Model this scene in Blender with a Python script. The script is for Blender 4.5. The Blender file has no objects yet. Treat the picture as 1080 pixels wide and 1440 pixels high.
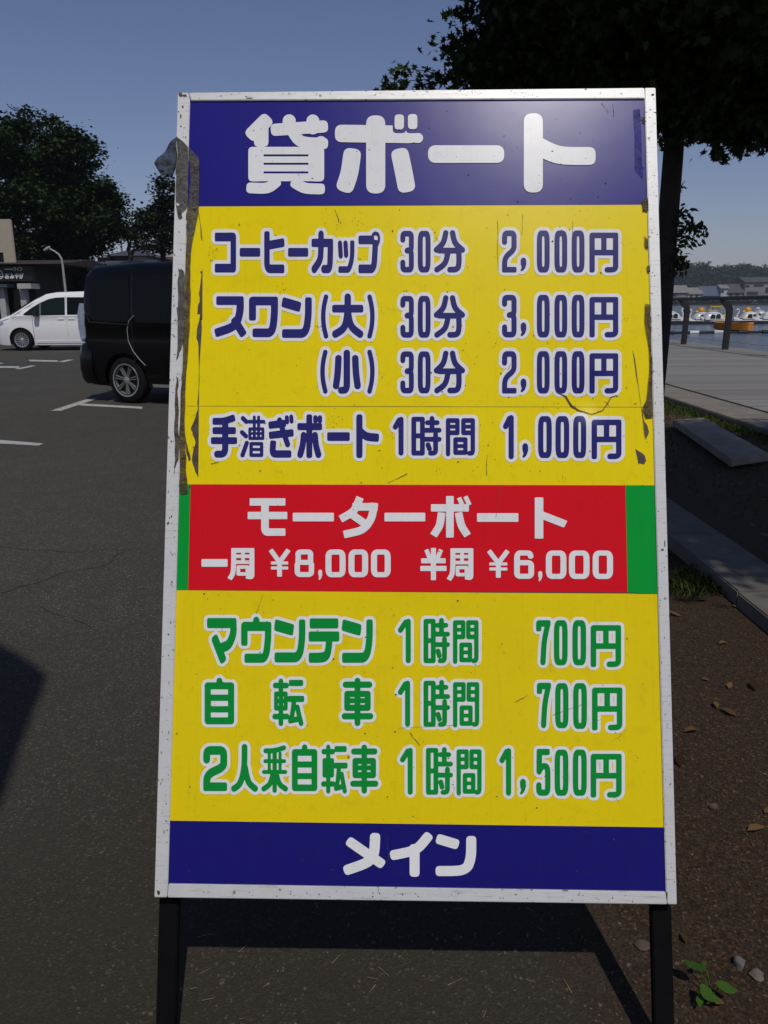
import bpy, bmesh, math, random
import numpy as np
from mathutils import Vector, Matrix

# ---------------------------------------------------------------- camera / sky / sun
SC = bpy.context.scene
COL = SC.collection
F = 1124.0                      # focal length in photo pixels (photo is 1080 x 1440)
H = 1.28                        # camera height
PITCH = math.atan((720 - 428) / F)
ROLL = math.radians(0.5)
_f = Vector((0, math.cos(PITCH), -math.sin(PITCH)))
_r0 = Vector((1, 0, 0)); _u0 = Vector((0, math.sin(PITCH), math.cos(PITCH)))
_u = _u0 * math.cos(ROLL) + _r0 * math.sin(ROLL)
_r = _r0 * math.cos(ROLL) - _u0 * math.sin(ROLL)
CAMPOS = Vector((0, 0, H))
cam_d = bpy.data.cameras.new('camera'); cam = bpy.data.objects.new('camera', cam_d); COL.objects.link(cam)
cam.matrix_world = Matrix(((_r.x, _u.x, -_f.x, 0), (_r.y, _u.y, -_f.y, 0), (_r.z, _u.z, -_f.z, H), (0, 0, 0, 1)))
cam_d.sensor_fit = 'VERTICAL'; cam_d.sensor_height = 36.0; cam_d.lens = F / 1440 * 36.0
cam_d.clip_start = 0.02; cam_d.clip_end = 6000
SC.camera = cam

def ray(px, py):
    return _f + _r * ((px - 540) / F) - _u * ((py - 720) / F)
def G(px, py, z=0.0):           # point of the ground plane seen at a photo pixel
    d = ray(px, py); t = (z - H) / d.z
    return CAMPOS + d * t
def AT(px, py, Y):              # point at world distance Y seen at a photo pixel
    d = ray(px, py); return CAMPOS + d * (Y / d.y)

SC.view_settings.view_transform = 'Standard'; SC.view_settings.look = 'None'
SC.view_settings.gamma = 1.0; SC.view_settings.use_curve_mapping = False
SC.view_settings.exposure = -0.58

# sign rectangle in space from its four outer corners
def solve_sign(W=0.9):
    c = [(250, 130), (922, 123), (952, 1272), (217, 1262)]
    r = [np.array(ray(*p)) for p in c]
    A = np.array([r[0], -r[1], r[2], -r[3]]).T
    z = np.linalg.svd(A)[2][-1]; z = z * np.sign(z[0])
    P = [r[i] * z[i] for i in range(4)]
    s = W / np.linalg.norm(P[1] - P[0])
    return [CAMPOS + Vector(p * s) for p in P]
SP = solve_sign()               # TL TR BR BL
SEX = ((SP[1] - SP[0]) + (SP[2] - SP[3])).normalized()
SEY = ((SP[0] - SP[3]) + (SP[1] - SP[2])); SEY = (SEY - SEX * SEY.dot(SEX)).normalized()
SEN = SEX.cross(SEY)            # faces the camera
SHD = G(853, 1340)
SUNV = (SP[2] - SHD).normalized()   # towards the sun
SUN_EL = math.asin(SUNV.z); SUN_AZ = math.atan2(SUNV.x, SUNV.y)

world = bpy.data.worlds.new('World'); SC.world = world; world.use_nodes = True
wt = world.node_tree; bg = wt.nodes['Background']
sky = wt.nodes.new('ShaderNodeTexSky'); sky.sky_type = 'NISHITA'; sky.sun_disc = False
sky.sun_elevation = SUN_EL; sky.sun_rotation = SUN_AZ
sky.air_density = 1.0; sky.dust_density = 0.3; sky.ozone_density = 3.0
tint = wt.nodes.new('ShaderNodeMix'); tint.data_type = 'RGBA'; tint.blend_type = 'MULTIPLY'; tint.inputs[0].default_value = 1.0
tint.inputs[7].default_value = (1.03, 0.92, 1.05, 1)
wt.links.new(sky.outputs[0], tint.inputs[6]); wt.links.new(tint.outputs[2], bg.inputs[0]); bg.inputs[1].default_value = 0.088
sun_d = bpy.data.lights.new('sun', 'SUN'); sun = bpy.data.objects.new('sun', sun_d); COL.objects.link(sun)
sun_d.energy = 3.6; sun_d.angle = math.radians(0.53); sun_d.color = (1.0, 0.955, 0.88)
sun.rotation_euler = (-SUNV).to_track_quat('-Z', 'Y').to_euler(); sun.location = (2, -4, 9)

rng = random.Random(7)
nrng = np.random.default_rng(11)

# ---------------------------------------------------------------- object helpers
def tag(o, label=None, cat=None, group=None, kind=None):
    if label: o['label'] = label
    if cat: o['category'] = cat
    if group: o['group'] = group
    if kind: o['kind'] = kind
    return o
def empty(name, loc=(0, 0, 0), rz=0.0, mat=None):
    o = bpy.data.objects.new(name, None); COL.objects.link(o); o.empty_display_size = 0.1
    if mat is not None: o.matrix_world = mat
    else: o.location = loc; o.rotation_euler = (0, 0, rz)
    return o
def link_mesh(name, me, mats, parent=None):
    o = bpy.data.objects.new(name, me); COL.objects.link(o)
    if not isinstance(mats, (list, tuple)): mats = [mats]
    for m in mats: me.materials.append(m)
    if parent is not None: o.parent = parent
    return o
class MB:
    def __init__(s): s.v = []; s.f = []; s.m = []
    def add(s, vs, fs, mi=0):
        b = len(s.v); s.v += [tuple(v) for v in vs]
        for f in fs: s.f.append([b + i for i in f]); s.m.append(mi)
        return s
    def box(s, x0, x1, y0, y1, z0, z1, mi=0, M=None):
        vs = [Vector((x, y, z)) for z in (z0, z1) for y in (y0, y1) for x in (x0, x1)]
        if M is not None: vs = [M @ v for v in vs]
        return s.add(vs, [(0, 2, 3, 1), (4, 5, 7, 6), (0, 1, 5, 4), (2, 6, 7, 3), (0, 4, 6, 2), (1, 3, 7, 5)], mi)
    def tube(s, pts, rad, n=8, mi=0, cap=True):
        pts = [Vector(p) for p in pts]
        if not isinstance(rad, (list, tuple)): rad = [rad] * len(pts)
        rings = []; prev = None
        for i, p in enumerate(pts):
            d = (pts[min(i + 1, len(pts) - 1)] - pts[max(i - 1, 0)]).normalized()
            if prev is None:
                a = Vector((0, 0, 1)) if abs(d.z) < 0.9 else Vector((1, 0, 0))
                x = d.cross(a).normalized()
            else:
                x = (prev - d * prev.dot(d)).normalized()
            prev = x; y = d.cross(x)
            rings.append([p + (x * math.cos(2 * math.pi * k / n) + y * math.sin(2 * math.pi * k / n)) * rad[i] for k in range(n)])
        vs = [v for r in rings for v in r]; fs = []
        for i in range(len(rings) - 1):
            for k in range(n):
                fs.append((i * n + k, i * n + (k + 1) % n, (i + 1) * n + (k + 1) % n, (i + 1) * n + k))
        if cap: fs += [tuple(range(n))[::-1], tuple(range((len(rings) - 1) * n, len(rings) * n))]
        return s.add(vs, fs, mi)
    def lathe(s, prof, n=24, axis='y', c=(0, 0, 0), mi=0):
        vs = []; fs = []; c = Vector(c)
        for (r, h) in prof:
            for k in range(n):
                a = 2 * math.pi * k / n
                p = (r * math.cos(a), h, r * math.sin(a)) if axis == 'y' else (r * math.cos(a), r * math.sin(a), h)
                vs.append(c + Vector(p))
        for i in range(len(prof) - 1):
            for k in range(n):
                fs.append((i * n + k, i * n + (k + 1) % n, (i + 1) * n + (k + 1) % n, (i + 1) * n + k))
        return s.add(vs, fs, mi)
    def prism(s, poly, a, b, mi=0):
        """poly: list of 3-D points, extruded by vector from offset a to b (Vectors)"""
        n = len(poly); vs = [Vector(p) + a for p in poly] + [Vector(p) + b for p in poly]
        fs = [tuple(range(n))[::-1], tuple(range(n, 2 * n))] + [(i, (i + 1) % n, n + (i + 1) % n, n + i) for i in range(n)]
        return s.add(vs, fs, mi)
    def build(s, name, mats, parent=None, smooth=False, bevel=0.0):
        me = bpy.data.meshes.new(name); me.from_pydata(s.v, [], s.f)
        for p, m in zip(me.polygons, s.m): p.material_index = m
        if bevel > 0 or True:
            bm = bmesh.new(); bm.from_mesh(me)
            bmesh.ops.recalc_face_normals(bm, faces=bm.faces)
            if bevel > 0:
                es = [e for e in bm.edges if len(e.link_faces) == 2 and e.calc_face_angle(0) > 0.6]
                bmesh.ops.bevel(bm, geom=es, offset=bevel, segments=2, affect='EDGES', clamp_overlap=True)
            bm.to_mesh(me); bm.free()
        if smooth:
            me.shade_smooth()
            me.set_sharp_from_angle(angle=math.radians(38))
        return link_mesh(name, me, mats, parent)

# ---------------------------------------------------------------- materials
def newmat(name):
    m = bpy.data.materials.new(name); m.use_nodes = True
    nt = m.node_tree; b = nt.nodes['Principled BSDF']
    return m, nt, b
def N(nt, typ, **kw):
    n = nt.nodes.new(typ)
    for k, v in kw.items():
        if k.startswith('i_'): n.inputs[k[2:].replace('_', ' ')].default_value = v
        else: setattr(n, k, v)
    return n
def ramp(nt, src, stops, interp='LINEAR'):
    r = N(nt, 'ShaderNodeValToRGB'); r.color_ramp.interpolation = interp
    e = r.color_ramp.elements
    while len(e) > 1: e.remove(e[0])
    e[0].position, e[0].color = stops[0][0], (*stops[0][1], 1) if len(stops[0][1]) == 3 else stops[0][1]
    for p, c in stops[1:]:
        x = e.new(p); x.color = (*c, 1) if len(c) == 3 else c
    nt.links.new(src, r.inputs[0]); return r
def mixc(nt, fac, a, b, mode='MIX'):
    m = N(nt, 'ShaderNodeMix', data_type='RGBA', blend_type=mode)
    for sock, v in ((m.inputs[0], fac), (m.inputs[6], a), (m.inputs[7], b)):
        if isinstance(v, bpy.types.NodeSocket): nt.links.new(v, sock)
        elif isinstance(v, (int, float)): sock.default_value = v
        else: sock.default_value = (*v, 1)
    return m.outputs[2]
def math_(nt, op, a, b=0.0, c=None, clamp=False):
    m = N(nt, 'ShaderNodeMath', operation=op); m.use_clamp = clamp
    for i, v in enumerate((a, b) if c is None else (a, b, c)):
        if isinstance(v, bpy.types.NodeSocket): nt.links.new(v, m.inputs[i])
        else: m.inputs[i].default_value = v
    return m.outputs[0]
def coords(nt, kind='Object', scale=(1, 1, 1)):
    t = N(nt, 'ShaderNodeTexCoord'); mp = N(nt, 'ShaderNodeMapping'); mp.inputs['Scale'].default_value = scale
    nt.links.new(t.outputs[kind], mp.inputs[0]); return mp.outputs[0]
def noise(nt, vec, scale, detail=4, rough=0.6, dim='3D'):
    n = N(nt, 'ShaderNodeTexNoise'); n.inputs['Scale'].default_value = scale
    n.inputs['Detail'].default_value = detail; n.inputs['Roughness'].default_value = rough
    nt.links.new(vec, n.inputs['Vector']); return n.outputs['Fac']
def bump(nt, b, height, strength=0.3, dist=0.01):
    bp = N(nt, 'ShaderNodeBump'); bp.inputs['Strength'].default_value = strength; bp.inputs['Distance'].default_value = dist
    nt.links.new(height, bp.inputs['Height']); nt.links.new(bp.outputs[0], b.inputs['Normal']); return bp
def mat_plain(name, col, rough=0.6, metal=0.0, var=0.12, scale=6.0, coat=0.0, bumps=0.0, spec=0.5):
    m, nt, b = newmat(name); v = coords(nt)
    n = noise(nt, v, scale, 5)
    hi = tuple(min(1, c * (1 + var)) for c in col); lo = tuple(c * (1 - var) for c in col)
    nt.links.new(ramp(nt, n, [(0.3, lo), (0.7, hi)]).outputs[0], b.inputs['Base Color'])
    b.inputs['Roughness'].default_value = rough; b.inputs['Metallic'].default_value = metal
    b.inputs['Coat Weight'].default_value = coat; b.inputs['Coat Roughness'].default_value = 0.05
    b.inputs['Specular IOR Level'].default_value = spec
    if bumps: bump(nt, b, noise(nt, v, scale * 6, 3), bumps, 0.01)
    return m
def mat_vinyl(name, col, rough=0.24, fade=0.06, spec=0.16):
    """printed vinyl: object space is the sign plane in metres"""
    m, nt, b = newmat(name); v = coords(nt)
    n = noise(nt, v, 5, 4); g = noise(nt, v, 420, 2)
    c = mixc(nt, n, tuple(x * (1 - fade) for x in col), tuple(min(1, x * (1 + fade)) for x in col))
    # fine grime film, heavier in blotches
    gr = noise(nt, v, 38, 6, 0.7)
    fac = math_(nt, 'MULTIPLY', ramp(nt, gr, [(0.54, (0, 0, 0)), (0.80, (1, 1, 1))]).outputs[0], 0.30)
    c = mixc(nt, fac, c, tuple(x * .5 + y for x, y in zip(col, (.022, .017, .008))))
    sk = noise(nt, coords(nt, scale=(22, 1.1, 1)), 6, 5, .7)
    c = mixc(nt, math_(nt, 'MULTIPLY', ramp(nt, sk, [(.56, (0, 0, 0)), (.74, (1, 1, 1))]).outputs[0], .22), c, tuple(x * .5 + y for x, y in zip(col, (.020, .015, .006))))
    sp = noise(nt, v, 260, 2, 0.5)
    fac2 = math_(nt, 'MULTIPLY', ramp(nt, sp, [(0.735, (0, 0, 0)), (0.76, (1, 1, 1))]).outputs[0], 0.75)
    c = mixc(nt, fac2, c, (0.05, 0.038, 0.02))
    nt.links.new(c, b.inputs['Base Color'])
    rr = N(nt, 'ShaderNodeMapRange'); rr.inputs['To Min'].default_value = rough - 0.01; rr.inputs['To Max'].default_value = rough + 0.01
    nt.links.new(gr, rr.inputs[0]); nt.links.new(rr.outputs[0], b.inputs['Roughness'])
    b.inputs['Specular IOR Level'].default_value = spec
    # gentle waviness of the sheet and one dent pushed into it
    w = noise(nt, v, 7, 2, 0.4)
    sub = N(nt, 'ShaderNodeVectorMath', operation='DISTANCE'); nt.links.new(v, sub.inputs[0]); sub.inputs[1].default_value = (DENT[0], DENT[1], DENT[2])
    dd = N(nt, 'ShaderNodeMapRange', interpolation_type='SMOOTHSTEP'); nt.links.new(sub.outputs['Value'], dd.inputs[0])
    dd.inputs['From Min'].default_value = 0.0; dd.inputs['From Max'].default_value = 0.062
    dd.inputs['To Min'].default_value = -1.0; dd.inputs['To Max'].default_value = 0.0
    hsum = math_(nt, 'ADD', math_(nt, 'MULTIPLY', w, 0.07), math_(nt, 'MULTIPLY', dd.outputs[0], 0.9))
    bp = bump(nt, b, hsum, 0.55, 0.012)
    return m
# ---------------------------------------------------------------- sign frame of reference
_c = (SP[2] + SP[3]) * 0.5
SO = _c - SEY * (_c.z / SEY.z)
SM = Matrix(((SEX.x, SEY.x, SEN.x, SO.x), (SEX.y, SEY.y, SEN.y, SO.y), (SEX.z, SEY.z, SEN.z, SO.z), (0, 0, 0, 1)))
def uv(px, py, w=0.0):          # photo pixel -> point of the sign plane (sign-local metres)
    d = ray(px, py); o = SO + SEN * w
    t = (o - CAMPOS).dot(SEN) / d.dot(SEN)
    q = CAMPOS + d * t - o
    return (q.dot(SEX), q.dot(SEY), w)
W_SHEET, W_BORDER, W_INK = -0.0040, -0.0034, -0.0028
DENT = uv(823, 560, W_SHEET)

# ---------------------------------------------------------------- lettering: strokes -> distance field -> outlines
def R(*p): return list(p)
# each stroke: (points, width multiplier, smooth) in a 0..100 box (y down), given as tuples
def S(*pts, m=1.0, c=False, k=2.0, m1=None): return (pts, m, c, k, m if m1 is None else m1)
GL = {
 'コ': [S((0,0),(100,0),(100,100),(0,100),k=6)],
 'ー': [S((0,50),(100,50),k=5)],
 'ヒ': [S((0,0),(0,60),(0,100),(45,100),(100,100),c=True,k=4), S((0,30),(100,22),k=4)],
 'カ': [S((0,24),(100,24),k=4), S((100,24),(100,50),(97,100),(72,100),(60,100),c=True), S((42,0),(42,40),(38,75),(0,100),c=True)],
 'ッ': [S((0,0),(6,45)), S((45,0),(50,42)), S((100,0),(100,55),(75,100),(45,100),(5,100),c=True,k=4)],
 'プ': [S((0,13),(62,13),k=4), S((86,26),(84,44),(78,100),(40,100),(0,100),c=True,k=4), S((70,10),(70,-6),(108,-6),(108,26),(70,26),(70,10),m=0.42,c=True)],
 'ス': [S((6,0),(92,0),k=5), S((92,0),(93,34),(74,82),(0,100),c=True,k=4), S((72,66),(100,100),k=4)],
 'ワ': [S((0,48),(0,0),(100,0),k=4), S((100,0),(100,45),(90,100),(50,100),(16,100),c=True,k=4)],
 'ン': [S((2,6),(50,16),m=1.15,k=5), S((100,2),(100,50),(88,100),(45,100),(0,100),c=True,k=4)],
 '(': [S((100,0),(30,22),(0,50),(30,78),(100,100),c=True)],
 ')': [S((0,0),(70,22),(100,50),(70,78),(0,100),c=True)],
 '大': [S((0,31),(100,31),k=4), S((50,0),(50,45),(38,85),(0,100),c=True), S((50,38),(60,80),(100,100),c=True)],
 '小': [S((50,0),(50,60),(50,100),(24,100),c=True), S((11,14),(8,55),(0,88),c=True), S((89,14),(92,55),(100,88),c=True)],
 '3': [S((0,17),(0,0),(50,0),(100,0),(100,22),(100,46),(60,46),c=True), S((50,47),(100,47),(100,75),(100,100),(50,100),(0,100),(0,80),c=True)],
 '0': [S((0,50),(0,0),(50,0),(100,0),(100,50),(100,100),(50,100),(0,100),(0,50),c=True)],
 '2': [S((0,24),(0,0),(50,0),(100,0),(100,26),(100,46),(0,66),(0,100),c=True), S((0,100),(100,100),k=4)],
 '5': [S((92,0),(6,0),k=4), S((6,0),(4,48)), S((4,46),(40,34),(100,36),(100,70),(100,100),(50,100),(0,100),(0,82),c=True)],
 '7': [S((0,12),(0,0),(100,0),k=4), S((100,0),(58,45),(46,100),c=True)],
 '1': [S((4,22),(62,2),(88,2)), S((90,0),(90,100))],
 ',': [S((66,4),(72,36),m=1.1), S((80,30),(70,80),(6,100),c=True,m=0.9,m1=0.45)],
 '円': [S((0,100),(0,0),(100,0),k=3), S((100,0),(100,80),(100,100),(64,100),c=True), S((0,50),(100,50)), S((50,0),(50,50))],
 '分': [S((36,0),(28,28),(0,46),c=True), S((62,0),(70,28),(100,46),c=True), S((14,48),(86,48),k=4), S((86,48),(88,80),(82,100),(52,100),c=True), S((46,48),(36,84),(2,100),c=True)],
 '手': [S((8,8),(50,8),(90,0),c=True,k=4), S((8,34),(94,34),k=4), S((0,62),(100,62),k=4), S((56,6),(56,60),(56,100),(16,100),c=True)],
 '漕': [S((4,3),(20,12),m=.9), S((0,40),(18,50),m=.9), S((22,68),(2,100),m=.9),
       S((32,12),(100,12),m=.75), S((36,31),(97,31),m=.62), S((36,31),(36,56),m=.62), S((97,31),(97,56),m=.62), S((36,43),(97,43),m=.5), S((36,56),(97,56),m=.62),
       S((57,0),(57,56),m=.62), S((77,0),(77,56),m=.62), S((42,70),(91,70),(91,100),(42,100),(42,70),m=.72), S((42,85),(91,85),m=.6)],
 'ぎ': [S((0,17),(60,13),k=4), S((2,46),(100,40),k=4), S((42,4),(84,72),m=.85), S((8,72),(4,100),(40,100),(88,100),c=True,k=4), S((80,-4),(82,8),m=.66), S((103,-6),(105,6),m=.66)],
 'ボ': [S((0,24),(100,24),k=4), S((48,0),(48,100),k=3), S((18,48),(14,75),(0,100),c=True), S((78,48),(82,75),(96,100),c=True), S((80,0),(80,8),m=.75), S((104,0),(104,8),m=.75)],
 'ト': [S((0,0),(0,100),k=3), S((4,36),(40,52),(100,54),c=True,k=4)],
 '時': [S((0,2),(34,2),(34,100),(0,100),(0,2)), S((0,50),(34,50)), S((54,12),(92,12)), S((72,0),(72,34)), S((46,34),(100,34)), S((46,60),(100,60)), S((86,46),(86,80),(86,100),(66,100),c=True), S((56,76),(62,88))],
 '間': [S((0,100),(0,2),(38,2),(38,38),(0,38)), S((0,20),(38,20),m=.8), S((100,2),(62,2),(62,38),(100,38)), S((62,20),(100,20),m=.8), S((100,2),(100,80),(100,98),(86,98),c=True), S((30,58),(70,58),(70,96),(30,96),(30,58)), S((30,77),(70,77),m=.8)],
 'マ': [S((0,0),(96,0),k=5), S((96,0),(98,30),(78,64),(52,70),c=True), S((22,50),(50,100),k=3,m=1.05)],
 'ウ': [S((50,0),(50,12)), S((0,54),(0,14),(100,14),k=4), S((100,14),(100,50),(90,100),(55,100),(14,100),c=True,k=4)],
 'テ': [S((4,0),(96,0),k=5), S((0,38),(100,38),k=5), S((72,38),(70,70),(60,100),(0,100),c=True,k=4)],
 '自': [S((50,0),(50,10),m=.95), S((0,12),(100,12),(100,100),(0,100),(0,12)), S((0,42),(100,42),m=.9), S((0,71),(100,71),m=.9)],
 '転': [S((2,10),(44,10)), S((23,0),(23,100)), S((5,30),(41,30),(41,64),(5,64),(5,30),m=.85), S((5,47),(41,47),m=.7), S((0,84),(46,84)),
       S((62,4),(96,4),k=4,m=1.1), S((58,42),(100,42),k=4,m=1.1), S((72,44),(66,80),(58,94),c=True), S((58,94),(86,90)), S((84,62),(90,80),(98,100),c=True)],
 '車': [S((4,9),(96,9)), S((50,0),(50,100)), S((10,31),(90,31),(90,64),(10,64),(10,31)), S((10,47),(90,47),m=.8), S((0,84),(100,84))],
 '人': [S((50,0),(50,50),(30,90),(0,100),c=True,m=1), S((52,48),(66,86),(100,100),c=True)],
 '乗': [S((8,8),(50,8),(92,1),c=True,m=.9), S((6,32),(94,32),m=.72), S((0,57),(100,57),m=.72), S((25,14),(25,57),m=.62), S((75,14),(75,57),m=.62), S((50,6),(50,100),m=.85), S((42,62),(30,86),(0,96),c=True), S((58,62),(70,86),(100,96),c=True)],
 'モ': [S((6,0),(94,0),k=12), S((0,45),(100,45),k=12), S((42,0),(42,70),(42,100),(60,100),(94,100),c=True,k=12)],
 'タ': [S((48,0),(34,32),(0,50),c=True,k=12), S((40,18),(97,18),k=12), S((97,18),(90,55),(62,90),(12,100),c=True,k=12), S((36,48),(72,72),k=12)],
 '一': [S((0,50),(100,50),k=12)],
 'ボ角': [S((0,24),(94,24),k=12), S((47,0),(47,100),k=12), S((20,48),(16,76),(2,96),c=True,k=12), S((76,48),(82,76),(96,96),c=True,k=12), S((78,0),(85,14),m=.6,k=12), S((98,-4),(105,10),m=.6,k=12)],
 'ト角': [S((0,0),(0,100),k=12), S((8,40),(100,64),k=12)],
 '周': [S((14,0),(14,60),(10,88),(0,100),c=True,k=8), S((14,0),(100,0),k=8), S((100,0),(100,80),(100,100),(84,98),c=True,k=8), S((32,22),(84,22),m=.75,k=8), S((58,10),(58,44),m=.75,k=8), S((28,44),(87,44),m=.75,k=8), S((36,62),(79,62),(79,88),(36,88),(36,62),m=.75,k=8)],
 '半': [S((20,4),(30,24),m=.85,k=8), S((82,4),(72,24),m=.85,k=8), S((4,38),(96,38),k=8), S((0,66),(100,66),k=8), S((50,0),(50,100),k=8)],
 '¥': [S((0,0),(50,46),k=8), S((100,0),(50,46),k=8), S((50,46),(50,100),k=8), S((4,50),(96,50),m=.65,k=8), S((4,72),(96,72),m=.65,k=8)],
 '8': [S((50,0),(4,0),(8,24),(4,46),(50,46),(96,46),(92,24),(96,0),(50,0),c=True), S((50,46),(0,46),(0,72),(0,100),(50,100),(100,100),(100,72),(100,46),(50,46),c=True)],
 '6': [S((96,14),(90,0),(50,0),(0,0),(0,50),(0,70),c=True), S((50,42),(0,42),(0,70),(0,100),(50,100),(100,100),(100,72),(100,42),(50,42),c=True)],
 'お': [S((0,24),(62,22)), S((32,0),(32,100),(2,90),(6,66),(60,48),(100,66),(90,100),(58,98),c=True), S((78,8),(100,26))],
 'み': [S((14,6),(60,6),(30,70),(10,100),(0,76),(30,56),(100,82),c=True), S((86,40),(84,76),(58,100),c=True)],
 'や': [S((0,44),(60,14),(100,20),(96,60),(58,58),c=True), S((20,10),(50,100)), S((52,0),(62,16))],
 'け': [S((6,2),(0,50),(10,96),c=True), S((34,28),(100,26)), S((74,0),(78,60),(50,100),c=True)],
 'げ': [S((6,2),(0,50),(10,96),c=True), S((30,30),(90,28)), S((68,2),(72,60),(46,100),c=True), S((86,0),(90,12),m=.7), S((100,-4),(104,8),m=.7)],
 'イ': [S((92,0),(60,34),(0,52),c=True), S((58,34),(58,100))],
}
def chaikin(p, n=3):
    p = [np.array(q, float) for q in p]
    closed = np.allclose(p[0], p[-1])
    for _ in range(n):
        q = [] if closed else [p[0]]
        for a, b in zip(p[:-1], p[1:]):
            q += [a * .75 + b * .25, a * .25 + b * .75]
        if closed: q.append(q[0])
        else:
            q = [p[0]] + q[2:-1] + [p[-1]] if len(q) > 3 else q + [p[-1]]
        p = q
    return p
def stroke_field(X, Y, pts, r0, r1, k):
    """signed distance of a stroke with round joints and caps of squareness k"""
    d = np.full(X.shape, 1e9); n = len(pts) - 1
    closed = np.allclose(pts[0], pts[-1])
    for i in range(n):
        a, b = pts[i], pts[i + 1]; e = b - a; L = np.hypot(*e)
        if L < 1e-6: continue
        e = e / L
        s = (X - a[0]) * e[0] + (Y - a[1]) * e[1]; t = np.abs((X - a[0]) * -e[1] + (Y - a[1]) * e[0])
        rr = r0 + (r1 - r0) * (i + np.clip(s / L, 0, 1)) / n
        lo = np.maximum(-s, 0); hi = np.maximum(s - L, 0)
        ka = k if (i == 0 and not closed) else 2.0; kb = k if (i == n - 1 and not closed) else 2.0
        da = (lo ** ka + t ** ka) ** (1 / ka); db = (hi ** kb + t ** kb) ** (1 / kb)
        d = np.minimum(d, np.where(lo > 0, da, np.where(hi > 0, db, t)) - rr)
    return d
class Line:
    """one line of lettering in photo pixels"""
    def __init__(s, res=2.0): s.items = []; s.res = res; s.words = []
    def brk(s):
        if s.items: s.words.append(s.items); s.items = []
        return s
    def g(s, ch, x0, y0, x1, y1, bx, by):
        for pts, m, c, k, m1 in GL[ch]:
            P = [(x0 + bx + (x1 - x0 - 2 * bx) * p[0] / 100, y0 + by + (y1 - y0 - 2 * by) * p[1] / 100) for p in pts]
            s.items.append((P, bx * m, by * m, c, k, m1 / m, False))
        return s
    def raw(s, pts, r, c=False, k=2.0, cut=False, m1=1.0):
        s.items.append((pts, r, r, c, k, m1, cut)); return s
    def field(s, pad):
        xs = [p[0] for it in s.items for p in it[0]]; ys = [p[1] for it in s.items for p in it[0]]
        mr = max(max(it[1], it[2]) for it in s.items) + pad + 3
        x0, x1, y0, y1 = min(xs) - mr, max(xs) + mr, min(ys) - mr, max(ys) + mr
        nx, ny = int((x1 - x0) * s.res) + 2, int((y1 - y0) * s.res) + 2
        gx = x0 + np.arange(nx) / s.res; gy = y0 + np.arange(ny) / s.res
        D = np.full((ny, nx), 50.0)
        for passc in (False, True):
            for P, bx, by, c, k, m1, cut in s.items:
                if cut != passc: continue
                pts = chaikin(P) if c else [np.array(q, float) for q in P]
                px = [q[0] for q in pts]; py = [q[1] for q in pts]
                i0 = max(0, int((min(px) - bx - 4 - x0) * s.res)); i1 = min(nx, int((max(px) + bx + 4 - x0) * s.res) + 2)
                j0 = max(0, int((min(py) - by - 4 - y0) * s.res)); j1 = min(ny, int((max(py) + by + 4 - y0) * s.res) + 2)
                f = by / bx
                X, Y = np.meshgrid(gx[i0:i1] * f, gy[j0:j1])
                d = stroke_field(X, Y, [np.array((q[0] * f, q[1])) for q in pts], by, by * m1, k)
                if cut: D[j0:j1, i0:i1] = np.maximum(D[j0:j1, i0:i1], -d)
                else: D[j0:j1, i0:i1] = np.minimum(D[j0:j1, i0:i1], d)
        return gx, gy, D
def contours(gx, gy, D):
    """marching squares: closed loops of D = 0"""
    ny, nx = D.shape; I = D < 0
    nxt = {}; pos = {}
    cells = np.argwhere(~((I[:-1, :-1] == I[1:, :-1]) & (I[:-1, :-1] == I[:-1, 1:]) & (I[:-1, :-1] == I[1:, 1:])))
    def ep(j, i, hz):
        key = (j, i, hz)
        if key not in pos:
            a = D[j, i]; b = D[j, i + 1] if hz else D[j + 1, i]
            t = a / (a - b)
            pos[key] = (gx[i] + (t * (gx[1] - gx[0]) if hz else 0), gy[j] + (0 if hz else t * (gy[1] - gy[0])))
        return key
    for j, i in cells:
        c = [I[j, i], I[j, i + 1], I[j + 1, i + 1], I[j + 1, i]]
        E = [lambda: ep(j, i, True), lambda: ep(j, i + 1, False), lambda: ep(j + 1, i, True), lambda: ep(j, i, False)]
        # walk the cell corners: leaving inside -> edge out, entering -> edge in
        outs = [k for k in range(4) if c[k] and not c[(k + 1) % 4]]; ins = [k for k in range(4) if not c[k] and c[(k + 1) % 4]]
        if len(outs) == 1: nxt[E[outs[0]]()] = E[ins[0]]()
        else:
            for o in outs:
                nxt[E[o]()] = E[(o - 1) % 4]()
    loops = []; seen = set()
    for k0 in list(nxt):
        if k0 in seen: continue
        lp = []; k = k0
        while k not in seen and k in nxt:
            seen.add(k); lp.append(pos[k]); k = nxt[k]
        if len(lp) > 5: loops.append(np.array(lp))
    return loops
def simplify(lp, tol=0.05):
    keep = []
    n = len(lp); i = 0
    while i < n:
        keep.append(lp[i]); j = i + 2
        while j <= min(i + 24, n):
            a = lp[i]; b = lp[j % n]; e = b - a; L = np.hypot(*e)
            if L < 1e-9: break
            q = lp[i + 1:j]
            dd = np.abs((q[:, 0] - a[0]) * e[1] - (q[:, 1] - a[1]) * e[0]) / L
            if dd.max() > tol: break
            j += 1
        i = j - 1
    return np.array(keep)
def area(lp):
    x, y = lp[:, 0], lp[:, 1]
    return 0.5 * abs(np.sum(x * np.roll(y, -1) - np.roll(x, -1) * y))
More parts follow.
